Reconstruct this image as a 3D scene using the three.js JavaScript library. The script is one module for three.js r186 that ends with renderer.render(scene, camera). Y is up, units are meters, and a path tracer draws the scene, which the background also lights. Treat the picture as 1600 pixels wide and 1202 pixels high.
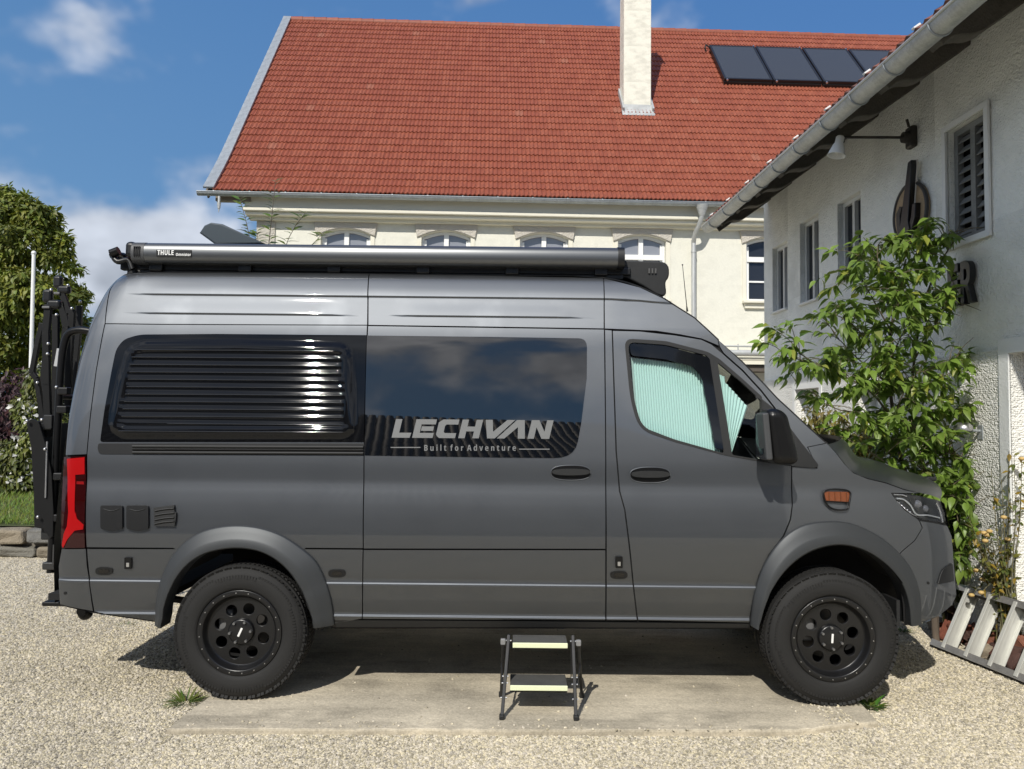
import * as THREE from 'three';
import { RoundedBoxGeometry } from 'three/addons/geometries/RoundedBoxGeometry.js';
import { FontLoader } from 'three/addons/loaders/FontLoader.js';

// ---------------------------------------------------------------- camera, sky, sun, exposure
const scene = new THREE.Scene();
const camera = new THREE.PerspectiveCamera(53.13, 1024 / 769, 0.05, 400);
camera.position.set(0, 1.75, 0);
camera.rotation.order = 'YXZ';
camera.rotation.set(THREE.MathUtils.degToRad(2.57), 0, THREE.MathUtils.degToRad(0.6));
camera.updateMatrixWorld(true);
scene.add(camera);

const renderer = new THREE.WebGLRenderer({ antialias: true });
renderer.setSize(1024, 769);
renderer.toneMapping = THREE.LinearToneMapping;
renderer.toneMappingExposure = 1.0;
renderer.shadowMap.enabled = true;
renderer.shadowMap.type = THREE.PCFSoftShadowMap;

const SUN = new THREE.Vector3(-0.27, 0.745, 0.605).normalize();
const sun = new THREE.DirectionalLight(new THREE.Color(1.0, 0.955, 0.87), 4.5);
sun.position.copy(SUN).multiplyScalar(60);
sun.target.position.set(0, 2, -10);
sun.castShadow = true;
sun.shadow.mapSize.set(4096, 4096);
Object.assign(sun.shadow.camera, { left: -28, right: 28, top: 28, bottom: -28, near: 1, far: 140 });
scene.add(sun, sun.target);

// ---------------------------------------------------------------- random numbers and noise
const rng = (s) => () => { s |= 0; s = (s + 0x6d2b79f5) | 0; let t = Math.imul(s ^ (s >>> 15), 1 | s); t = (t + Math.imul(t ^ (t >>> 7), 61 | t)) ^ t; return ((t ^ (t >>> 14)) >>> 0) / 4294967296; };
const hash = (x, y, s = 0) => { let h = Math.imul(x, 374761393) ^ Math.imul(y, 668265263) ^ Math.imul(s, 2246822519); h = Math.imul(h ^ (h >>> 13), 1274126177); return ((h ^ (h >>> 16)) >>> 0) / 4294967296; };
const { clamp, lerp, smoothstep, degToRad } = THREE.MathUtils;
function vnoise(x, y, p = 0, s = 0) {           // value noise, tileable with period p
  const ix = Math.floor(x), iy = Math.floor(y), fx = x - ix, fy = y - iy, u = fx * fx * (3 - 2 * fx), v = fy * fy * (3 - 2 * fy);
  const m = p ? (k) => ((k % p) + p) % p : (k) => k;
  return lerp(lerp(hash(m(ix), m(iy), s), hash(m(ix + 1), m(iy), s), u), lerp(hash(m(ix), m(iy + 1), s), hash(m(ix + 1), m(iy + 1), s), u), v);
}
function fbm(x, y, o = 4, p = 0, s = 0) { let a = 0.5, r = 0, n = 0; for (let i = 0; i < o; i++) { r += a * vnoise(x, y, p, s + i); n += a; a *= 0.5; x *= 2; y *= 2; p *= 2; } return r / n; }

// ---------------------------------------------------------------- the sky, blue with scattered cumulus
{
  const W = 2048, H = 1024, data = new Float32Array(W * H * 4);
  const n3 = (x, y, z, s) => { const iz = Math.floor(z), f = z - iz, u = f * f * (3 - 2 * f); return lerp(vnoise(x, y, 0, s + iz * 31), vnoise(x, y, 0, s + (iz + 1) * 31), u); };
  const f3 = (x, y, z, o, s) => { let a = 0.5, r = 0, n = 0; for (let i = 0; i < o; i++) { r += a * n3(x, y, z, s + i * 97); n += a; a *= 0.52; x *= 2.07; y *= 2.07; z *= 2.07; } return r / n; };
  // banks of cloud: azimuth (degrees right of straight ahead), height, half width, half height, strength
  const banks = [[-26.5, 9.8, 6, 3.3, 1.3], [-33, 8.5, 5, 3, 0.9], [-29.5, 19.5, 4, 1.6, 0.36], [-33, 21.0, 5, 2.0, 0.28], [-23.5, 20, 2.5, 1.8, 0.3], [-31, 30, 8, 3, 0.8], [-18, 32, 6, 3, 0.3], [-2.5, 29.5, 3.2, 1.4, 0.62], [8, 33, 5, 2, 0.3], [23, 29, 4, 2, 0.2],
    [-60, 14, 14, 7, 0.9], [60, 16, 16, 8, 0.8], [95, 24, 18, 8, 0.9], [150, 22, 22, 8, 0.9], [180, 40, 26, 9, 0.85], [174, 20, 14, 2.4, 0.95], [-172, 25, 13, 2.2, 0.9], [160, 17, 9, 1.6, 0.8], [-160, 15, 10, 1.8, 0.85], [176, 31, 12, 2.4, 0.8], [-150, 30, 24, 9, 0.9], [-105, 22, 18, 9, 0.9], [140, 50, 20, 9, 0.7], [-120, 52, 20, 10, 0.7], [165, 29, 16, 4, 0.9], [-165, 22, 14, 4, 0.9]];
  for (let r = 0; r < H; r++) {
    const el = ((r + 0.5) / H - 0.5) * Math.PI, y = Math.sin(el), ed = el * 180 / Math.PI;
    for (let c = 0; c < W; c++) {
      const az = ((c + 0.5) / W - 0.5) * 2 * Math.PI, x = Math.cos(az) * Math.cos(el), z = Math.sin(az) * Math.cos(el);
      const t = Math.pow(clamp(y, 0, 1), 0.55), right = clamp(0.5 + 0.8 * x, 0, 1);
      let R = lerp(0.21, 0.024, t), G = lerp(0.41, 0.118, t), B = lerp(0.66, 0.39, t);
      R *= lerp(1.12, 0.85, right); G *= lerp(1.08, 0.92, right);
      const cs = x * SUN.x + y * SUN.y + z * SUN.z, glow = 0.35 * Math.pow(clamp(cs, 0, 1), 10);
      R += glow; G += glow * 0.97; B += glow * 0.9;
      let d = 0;
      if (el > -0.02) {
        const a = Math.atan2(x, -z) * 180 / Math.PI, q = f3(x * 9 + 20, y * 15 + 7, z * 9 + 40, 6, 5), q2 = f3(x * 26 + 3, y * 40, z * 26, 4, 77);
        let k = 0;
        for (const [ba, be, bw, bh, bs] of banks) { let da = a - ba; if (da > 180) da -= 360; if (da < -180) da += 360; const e = (da / bw) ** 2 + ((ed - be) / bh) ** 2; if (e < 5) k = Math.max(k, bs * Math.exp(-e * 0.75)); }
        k = Math.max(k, lerp(0.2, 0.85, smoothstep(Math.abs(a), 40, 90)) * smoothstep(f3(x * 2.2, y * 4.0 + 3, z * 2.2 + 9, 3, 300), lerp(0.42, 0.36, smoothstep(Math.abs(a), 40, 90)), 0.68));
        d = smoothstep(k * 0.95 + (q - 0.5) * 1.35 + (q2 - 0.5) * 0.4, 0.2, 0.78);
        const lit = 0.70 + 0.6 * (q2 - 0.5) + 0.34 * smoothstep(q, 0.4, 0.62), sh = 0.88 + 0.28 * clamp(cs, 0, 1);
        const CR = 0.72 * lit * sh * 1.02, CG = 0.76 * lit * sh * 1.02, CB = 0.84 * lit * sh * 1.02;
        d *= 0.86; R = lerp(R, CR, d); G = lerp(G, CG, d); B = lerp(B, CB, d);
      }
      if (el < 0) { R = lerp(R, 0.28, clamp(-el * 20, 0, 1)); G = lerp(G, 0.27, clamp(-el * 20, 0, 1)); B = lerp(B, 0.24, clamp(-el * 20, 0, 1)); }
      const k = (r * W + c) * 4; data[k] = R; data[k + 1] = G; data[k + 2] = B; data[k + 3] = 1;
    }
  }
  const sky = new THREE.DataTexture(data, W, H, THREE.RGBAFormat, THREE.FloatType);
  sky.mapping = THREE.EquirectangularReflectionMapping; sky.magFilter = sky.minFilter = THREE.LinearFilter; sky.wrapS = THREE.RepeatWrapping; sky.needsUpdate = true;
  scene.background = sky; scene.environment = sky;
}

// ---------------------------------------------------------------- helpers
const V = (x, y, z) => new THREE.Vector3(x, y, z);
const used = {};
function numbered(name) { const k = used[name] = (used[name] ?? -1) + 1; return k ? name + '_' + String(k).padStart(3, '0') : name; }
function tag(o, label, category, group) { o.userData.label = label; o.userData.category = category; if (group) o.userData.group = group; return o; }
function thing(name, label, category, [x, y, z] = [0, 0, 0], turn = 0, group) {
  const o = new THREE.Group(); o.name = numbered(name); o.position.set(x, y, z); o.rotation.y = turn; scene.add(o); o.updateMatrixWorld(true);
  return tag(o, label, category, group);
}
function part(name, geo, mat, parent, label) {
  const m = new THREE.Mesh(geo, mat); m.name = parent === scene ? numbered(name) : name; m.castShadow = m.receiveShadow = true; if (label) m.userData.label = label;
  parent.add(m); return m;
}
// part whose geometry is given in world coordinates: it is moved into its parent's own axes
function wpart(name, geo, mat, parent, label) { parent.updateWorldMatrix(true, false); geo.applyMatrix4(parent.matrixWorld.clone().invert()); return part(name, geo, mat, parent, label); }
function structure(name, geo, mat) { const m = part(name, geo, mat, scene); m.userData.kind = 'structure'; return m; }
function merge(list) {
  const P = [], N = [], U = [], C = []; const colored = list.some((g) => g.attributes.color);
  for (let g of list) { if (g.index) g = g.toNonIndexed(); if (!g.attributes.normal) g.computeVertexNormals(); const n = g.attributes.position.count; for (let i = 0; i < n * 3; i++) { P.push(g.attributes.position.array[i]); N.push(g.attributes.normal.array[i]); }
    if (g.attributes.uv) for (let i = 0; i < n * 2; i++) U.push(g.attributes.uv.array[i]); else for (let i = 0; i < n; i++) U.push(g.attributes.position.getX(i), g.attributes.position.getY(i));
    if (colored) for (let i = 0; i < n; i++) g.attributes.color ? C.push(g.attributes.color.getX(i), g.attributes.color.getY(i), g.attributes.color.getZ(i)) : C.push(1, 1, 1); }
  return raw(P, N, U, null, colored ? C : null);
}
function raw(P, N, U, I, C) {
  const g = new THREE.BufferGeometry(); g.setAttribute('position', new THREE.Float32BufferAttribute(P, 3));
  if (U) g.setAttribute('uv', new THREE.Float32BufferAttribute(U, 2)); if (C) g.setAttribute('color', new THREE.Float32BufferAttribute(C, 3)); if (I) g.setIndex(I);
  if (N) g.setAttribute('normal', new THREE.Float32BufferAttribute(N, 3)); else g.computeVertexNormals(); return g;
}
function metricUV(g, s = 1) {                    // box-projected uv in metres
  if (g.index) g = g.toNonIndexed(); if (!g.attributes.normal) g.computeVertexNormals(); const p = g.attributes.position, n = g.attributes.normal, u = [];
  for (let i = 0; i < p.count; i++) { const ax = Math.abs(n.getX(i)), ay = Math.abs(n.getY(i)), az = Math.abs(n.getZ(i)), x = p.getX(i), y = p.getY(i), z = p.getZ(i); if (ay >= ax && ay >= az) u.push(x * s, z * s); else if (ax >= az) u.push(z * s, y * s); else u.push(x * s, y * s); }
  g.setAttribute('uv', new THREE.Float32BufferAttribute(u, 2)); return g;
}
const box = (w, h, d, x = 0, y = 0, z = 0) => metricUV(new THREE.BoxGeometry(w, h, d).translate(x, y, z));
const rbox = (w, h, d, x = 0, y = 0, z = 0, r = 0.006, s = 1) => metricUV(new RoundedBoxGeometry(w, h, d, s, Math.min(r, w / 2.01, h / 2.01, d / 2.01)).translate(x, y, z));
function between(a, b, r, seg = 10, r2 = r) {     // a straight round bar
  const d = b.clone().sub(a), g = new THREE.CylinderGeometry(r2, r, d.length(), seg); g.translate(0, d.length() / 2, 0);
  return g.applyQuaternion(new THREE.Quaternion().setFromUnitVectors(V(0, 1, 0), d.normalize())).translate(a.x, a.y, a.z);
}
function bar(a, b, w, t, side = V(0, 0, 1), r = 0.003) {   // a straight flat bar: w across, t along side
  const d = b.clone().sub(a), L = d.length(), y = d.clone().normalize(), z = side.clone().addScaledVector(y, -side.dot(y)).normalize(), x = y.clone().cross(z);
  const g = rbox(w, L, t, 0, L / 2, 0, r); return g.applyMatrix4(new THREE.Matrix4().makeBasis(x, y, z).setPosition(a));
}
const tube = (pts, r, n = 24, seg = 8, closed = false) => new THREE.TubeGeometry(new THREE.CatmullRomCurve3(pts, closed, 'centripetal'), n, r, seg, closed);
function curve(t) {                               // smooth monotone curve through a table of [at, value]
  const n = t.length, m = []; const s = t.slice(1).map((p, i) => (p[1] - t[i][1]) / (p[0] - t[i][0]));
  for (let i = 0; i < n; i++) m[i] = i === 0 ? s[0] : i === n - 1 ? s[n - 2] : s[i - 1] * s[i] <= 0 ? 0 : 2 * s[i - 1] * s[i] / (s[i - 1] + s[i]);
  return (x) => { if (x <= t[0][0]) return t[0][1] + (x - t[0][0]) * m[0]; if (x >= t[n - 1][0]) return t[n - 1][1] + (x - t[n - 1][0]) * m[n - 1]; let i = 0; while (x > t[i + 1][0]) i++; const h = t[i + 1][0] - t[i][0], k = (x - t[i][0]) / h, k2 = k * k, k3 = k2 * k; return (2 * k3 - 3 * k2 + 1) * t[i][1] + (k3 - 2 * k2 + k) * h * m[i] + (-2 * k3 + 3 * k2) * t[i + 1][1] + (k3 - k2) * h * m[i + 1]; };
}
// measuring: the sight line through a point of the 1600 x 1202 photograph, cut with a plane
function sight(px, py) { return V((px - 800) / 1202, -(py - 601) / 1202, -1).applyQuaternion(camera.quaternion); }
const EYE = camera.position.clone();
function atZ(px, py, z) { const d = sight(px, py); return EYE.clone().addScaledVector(d, (z - EYE.z) / d.z); }
function atGround(px, py, y = 0) { const d = sight(px, py); return EYE.clone().addScaledVector(d, (y - EYE.y) / d.y); }
function inFrame(o, px, py, axis, at) {           // in the axes of object o, where the sight line meets the plane axis = at
  const inv = o.matrixWorld.clone().invert(), e = EYE.clone().applyMatrix4(inv), d = sight(px, py).transformDirection(inv); return e.addScaledVector(d, (at - e[axis]) / d[axis]);
}

// ---------------------------------------------------------------- textures and materials
function tex(n, fn, srgb, rep = 1) {              // fn(u, v) in 0..1 returns [r, g, b] or a grey
  const d = new Uint8Array(n * n * 4);
  for (let j = 0; j < n; j++) for (let i = 0; i < n; i++) { const c = fn((i + 0.5) / n, (j + 0.5) / n), k = (j * n + i) * 4; for (let q = 0; q < 3; q++) { let v = clamp(typeof c === 'number' ? c : c[q], 0, 1); if (srgb) v = v <= 0.0031308 ? v * 12.92 : 1.055 * Math.pow(v, 1 / 2.4) - 0.055; d[k + q] = Math.round(v * 255); } d[k + 3] = 255; }
  const t = new THREE.DataTexture(d, n, n); t.wrapS = t.wrapT = THREE.RepeatWrapping; t.magFilter = THREE.LinearFilter; t.minFilter = THREE.LinearMipmapLinearFilter; t.generateMipmaps = true; if (srgb) t.colorSpace = THREE.SRGBColorSpace; t.repeat.set(rep, rep); t.needsUpdate = true; return t;
}
const rgb = (r, g, b) => new THREE.Color().setRGB(r, g, b);
const std = (r, g, b, roughness = 0.7, o = {}) => new THREE.MeshStandardMaterial({ color: rgb(r, g, b), roughness, ...o });
const phys = (r, g, b, roughness, o = {}) => new THREE.MeshPhysicalMaterial({ color: rgb(r, g, b), roughness, ...o });
function cells(u, v, n, s) {                       // worley: [distance to nearest, second, cell hash]
  const x = u * n, y = v * n, ix = Math.floor(x), iy = Math.floor(y); let a = 9, b = 9, h = 0;
  for (let j = -1; j < 2; j++) for (let i = -1; i < 2; i++) { const cx = ((ix + i) % n + n) % n, cy = ((iy + j) % n + n) % n, dx = ix + i + 0.15 + 0.7 * hash(cx, cy, s) - x, dy = iy + j + 0.15 + 0.7 * hash(cx, cy, s + 1) - y, d = Math.hypot(dx, dy); if (d < a) { b = a; a = d; h = hash(cx, cy, s + 2); } else if (d < b) b = d; }
  return [a, b, h];
}
const noiseTex = tex(256, (u, v) => { const k = 0.72 + 0.5 * (fbm(u * 8, v * 8, 5, 8, 3) - 0.5) + 0.2 * (vnoise(u * 128, v * 128, 128, 9) - 0.5); return [k + 0.12, k + 0.12, k + 0.12]; }, true);
const fineTex = tex(256, (u, v) => 0.5 + 0.8 * (fbm(u * 40, v * 40, 3, 40, 13) - 0.5));
const gravelTex = tex(1024, (u, v) => { const [a, b, h] = cells(u, v, 92, 11), [a2, b2, h2] = cells(u, v, 170, 41), big = fbm(u * 5, v * 5, 3, 5, 70); const e = smoothstep(b - a, 0.02, 0.3), e2 = smoothstep(b2 - a2, 0.02, 0.3); let k = h > 0.35 ? 0.28 + 0.34 * h * e + 0.06 * e : 0.22 + 0.3 * h2 * e2; k *= 0.8 + 0.4 * big; const w = (h * 7.3) % 1; return [k * (1.13 + 0.05 * w), k * (1.03 + 0.02 * w), k * (0.865 - 0.12 * w)]; }, true);
const gravelBump = tex(1024, (u, v) => { const [a, , h] = cells(u, v, 92, 11), [a2, , h2] = cells(u, v, 170, 41); return Math.max(h > 0.35 ? (0.5 + 0.5 * h) * Math.sqrt(clamp(1 - a * a * 2, 0, 1)) : 0, 0.55 * (0.5 + h2 * 0.5) * Math.sqrt(clamp(1 - a2 * a2 * 2, 0, 1))); });
const concreteTex = tex(1024, (u, v) => { const s = fbm(u * 6, v * 60, 4, 6, 21), b = fbm(u * 5, v * 5, 4, 5, 23), [a, , h] = cells(u, v, 120, 51), gr = h > 0.5 ? 0.9 + 0.3 * (h - 0.5) * (1 - a) : 1; const dk = smoothstep(fbm(u * 7, v * 14, 4, 7, 33), 0.55, 0.75); const k = (0.30 + 0.09 * (s - 0.5) + 0.26 * (b - 0.5) + 0.1 * (vnoise(u * 300, v * 300, 300, 3) - 0.5)) * gr * (1 - 0.22 * dk); return [k * 1.5, k * 1.33, k * 1.02]; }, true);
const concreteBump = tex(512, (u, v) => { const [a, , h] = cells(u, v, 100, 51); return 0.4 * fbm(u * 50, v * 50, 3, 50, 4) + 0.35 * (h > 0.55 ? 1 - a : 0.2) + 0.25 * fbm(u * 6, v * 40, 3, 6, 5); });
const stuccoBump = tex(1024, (u, v) => { const [a, b, h] = cells(u, v, 70, 61); return clamp(0.55 * (1 - a) * (0.4 + 0.6 * h) + 0.55 * fbm(u * 60, v * 60, 3, 60, 7), 0, 1); });
const plasterBump = tex(512, (u, v) => 0.65 * fbm(u * 14, v * 14, 4, 14, 8) + 0.35 * fbm(u * 90, v * 90, 2, 90, 18));
const plasterTex = (r, g, b, s, dirt = 0.2) => tex(512, (u, v) => { const k = 1 - dirt * smoothstep(fbm(u * 4, v * 7, 5, 0, s), 0.45, 0.8) - 0.08 * (fbm(u * 40, v * 40, 3, 40, s + 5) - 0.5); return [r * k, g * k, b * (k - 0.02)]; }, true);
const barkTex = tex(256, (u, v) => { const k = 0.55 + 0.9 * (fbm(u * 20, v * 5, 4, 0, 91) - 0.4); return [0.16 * k, 0.125 * k, 0.095 * k]; }, true);
const waveTex = tex(256, (u, v) => fbm(u * 3, v * 3, 3, 3, 77)), dustTex = tex(256, (u, v) => { const k = 0.88 + 0.24 * fbm(u * 5, v * 5, 4, 5, 78); return [k, k, k]; });
const M = {
  gravel: new THREE.MeshStandardMaterial({ map: gravelTex, bumpMap: gravelBump, bumpScale: 0.008, roughness: 0.95 }),
  concrete: new THREE.MeshStandardMaterial({ map: concreteTex, bumpMap: concreteBump, bumpScale: 0.004, roughness: 0.92 }),
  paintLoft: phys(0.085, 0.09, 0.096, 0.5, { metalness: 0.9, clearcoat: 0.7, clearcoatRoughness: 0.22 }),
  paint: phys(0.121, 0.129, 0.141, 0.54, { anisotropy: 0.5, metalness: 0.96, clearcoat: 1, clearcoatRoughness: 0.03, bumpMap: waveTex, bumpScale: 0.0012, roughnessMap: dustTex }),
  flare: phys(0.052, 0.056, 0.06, 0.5, { metalness: 0.5 }),
  gloss: phys(0.004, 0.0042, 0.005, 0.025, { ior: 1.42 }),
  tint: phys(0.003, 0.004, 0.0055, 0.012, { ior: 2.15, specularColor: new THREE.Color(1, 0.93, 0.85) }),
  rubber: std(0.009, 0.0095, 0.010, 0.62),
  tyre: std(0.0085, 0.0083, 0.008, 0.78, { bumpMap: fineTex, bumpScale: 0.001 }),
  black: phys(0.006, 0.0063, 0.007, 0.4),
  satin: phys(0.005, 0.005, 0.0055, 0.36, { metalness: 0.3 }),
  plastic: std(0.0085, 0.009, 0.0095, 0.55, { bumpMap: fineTex, bumpScale: 0.0006 }),
  dark: std(0.006, 0.006, 0.0065, 0.9),
  alu: std(0.62, 0.62, 0.6, 0.42, { metalness: 0.85, bumpMap: fineTex, bumpScale: 0.0006 }),
  bolt: std(0.6, 0.6, 0.6, 0.3, { metalness: 0.9 }),
  zinc: std(0.42, 0.45, 0.47, 0.5, { metalness: 0.55, map: noiseTex }),
  zincLight: std(0.56, 0.57, 0.56, 0.55, { metalness: 0.4, map: noiseTex }),
  white: std(0.74, 0.74, 0.72, 0.5),
  whiteGloss: std(0.8, 0.8, 0.78, 0.35),
  print: std(0.145, 0.15, 0.152, 0.6),
  glassPane: phys(0.25, 0.26, 0.29, 0.05, { ior: 1.8 }),
  darkPane: phys(0.022, 0.024, 0.03, 0.06, { ior: 1.6 }),
  wood: std(0.1, 0.085, 0.07, 0.85, { map: noiseTex }),
};
for (const k in M) M[k].name = k;
// ---------------------------------------------------------------- the ground
{
  const g = new THREE.PlaneGeometry(160, 160, 160, 160).rotateX(-Math.PI / 2), p = g.attributes.position, u = [];
  for (let i = 0; i < p.count; i++) { const x = p.getX(i), z = p.getZ(i); u.push(x / 1.5, z / 1.5); }
  g.setAttribute('uv', new THREE.Float32BufferAttribute(u, 2));
  structure('gravel_ground', g, M.gravel);
}
const SLAB = 0.035;
{ // worn concrete slab under the near wheels, its front edge ragged
  const a = atGround(264, 1148), b = atGround(1385, 1150), r = rng(5), s = new THREE.Shape(), zb = -6.9;
  const front = [], n = 70;
  for (let i = 0; i <= n; i++) { const k = i / n; front.push([lerp(a.x, b.x, k), lerp(a.z, b.z, k) + 0.012 * (r() - 0.5) + 0.02 * (fbm(k * 14, 1, 3) - 0.5) - 0.12 * smoothstep(k, 0.86, 1)]); }
  const lf = atGround(338, 1090); s.moveTo(front[0][0], -front[0][1]);
  front.slice(1).forEach(([x, z]) => s.lineTo(x, -z));
  for (let i = 1; i < 20; i++) { const k = i / 19; s.lineTo(b.x + 0.05 * Math.sin(k * 9) - 0.1 * k, -lerp(b.z - 0.12, zb, k)); }
  for (let i = 0; i < 24; i++) { const k = i / 24, z = lerp(zb, front[0][1], k); s.lineTo(lf.x + (front[0][0] - lf.x) * (z - lf.z) / (a.z - lf.z) + 0.012 * (r() - 0.5), -z); }
  const g = new THREE.ExtrudeGeometry(s, { depth: SLAB - 0.012 + 0.05, bevelEnabled: true, bevelThickness: 0.012, bevelSize: 0.01, bevelSegments: 2 }).rotateX(-Math.PI / 2).translate(0, -0.05, 0);
  const q = metricUV(g), uv = q.attributes.uv; for (let i = 0; i < uv.count; i++) uv.setXY(i, uv.getX(i) / 2.2, uv.getY(i) / 2.2);
  structure('concrete_slab', q, M.concrete);
}
const FE = atGround(264, 1148).z, onSlab = (x, z) => x > -1.9 && x < 2.0 && z < FE - 0.03 - 0.14 * smoothstep(x, 1.35, 2.0);
{ // loose pebbles, thousands of them
  const shapes = [0, 1, 2].map((k) => { const g = new THREE.IcosahedronGeometry(1, 1).toNonIndexed(), p = g.attributes.position; for (let i = 0; i < p.count; i++) { const x = p.getX(i), y = p.getY(i), z = p.getZ(i), w = 0.72 + 0.56 * hash(Math.round(x * 50), Math.round(y * 50) * 7 + Math.round(z * 50), k); p.setXYZ(i, x * w, y * w * 0.62, z * w * 0.85); } g.computeVertexNormals(); return g; });
  const tint = tex(64, (u, v) => 0.9 + 0.25 * (fbm(u * 8, v * 8, 2, 8) - 0.5), true), mat = new THREE.MeshStandardMaterial({ map: tint, roughness: 0.9 });
  const root = thing('loose_gravel', 'beige loose gravel strewn over the yard round the concrete slab', 'gravel'); root.userData.kind = 'stuff';
  shapes.forEach((g, k) => {
    const r = rng(100 + k), N = 90000, m = new THREE.InstancedMesh(g, mat, N), M4 = new THREE.Matrix4(), q = new THREE.Quaternion(), e = new THREE.Euler(), c = new THREE.Color(); let n = 0;
    while (n < N) {
      const d = 3.55 + 7.2 * Math.pow(r(), 2.1), x = (r() * 2 - 1) * d * 0.72, z = -d; if (onSlab(x, z) && r() > (x > 1.7 ? 0.02 + 0.5 * smoothstep(x, 1.7, 2.1) : z > FE - 0.12 ? 0.03 : 0.003)) continue; if (z < -9.6) continue;
      let s = 0.0036 + 0.0058 * Math.pow(r(), 1.9); if (r() < 0.012) s *= 1.6;
      e.set(r() * 0.5, r() * 6.3, r() * 0.5); M4.compose(V(x, (onSlab(x, z) ? SLAB : 0) + s * 0.28, z), q.setFromEuler(e), V(s, s, s)); m.setMatrixAt(n, M4);
      const w = r(), v = 0.2 + 0.42 * Math.pow(r(), 0.8) + 0.16 * (fbm(x * 1.3, z * 1.3, 3, 0, 70) - 0.5); c.setRGB(v * 1.14, v * (1.035 - 0.03 * w), v * (0.865 - 0.18 * w)); m.setColorAt(n, c); n++;
    }
    m.name = 'pebbles'; m.castShadow = m.receiveShadow = true; m.userData.kind = 'stuff'; root.add(m);
  });
}
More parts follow.
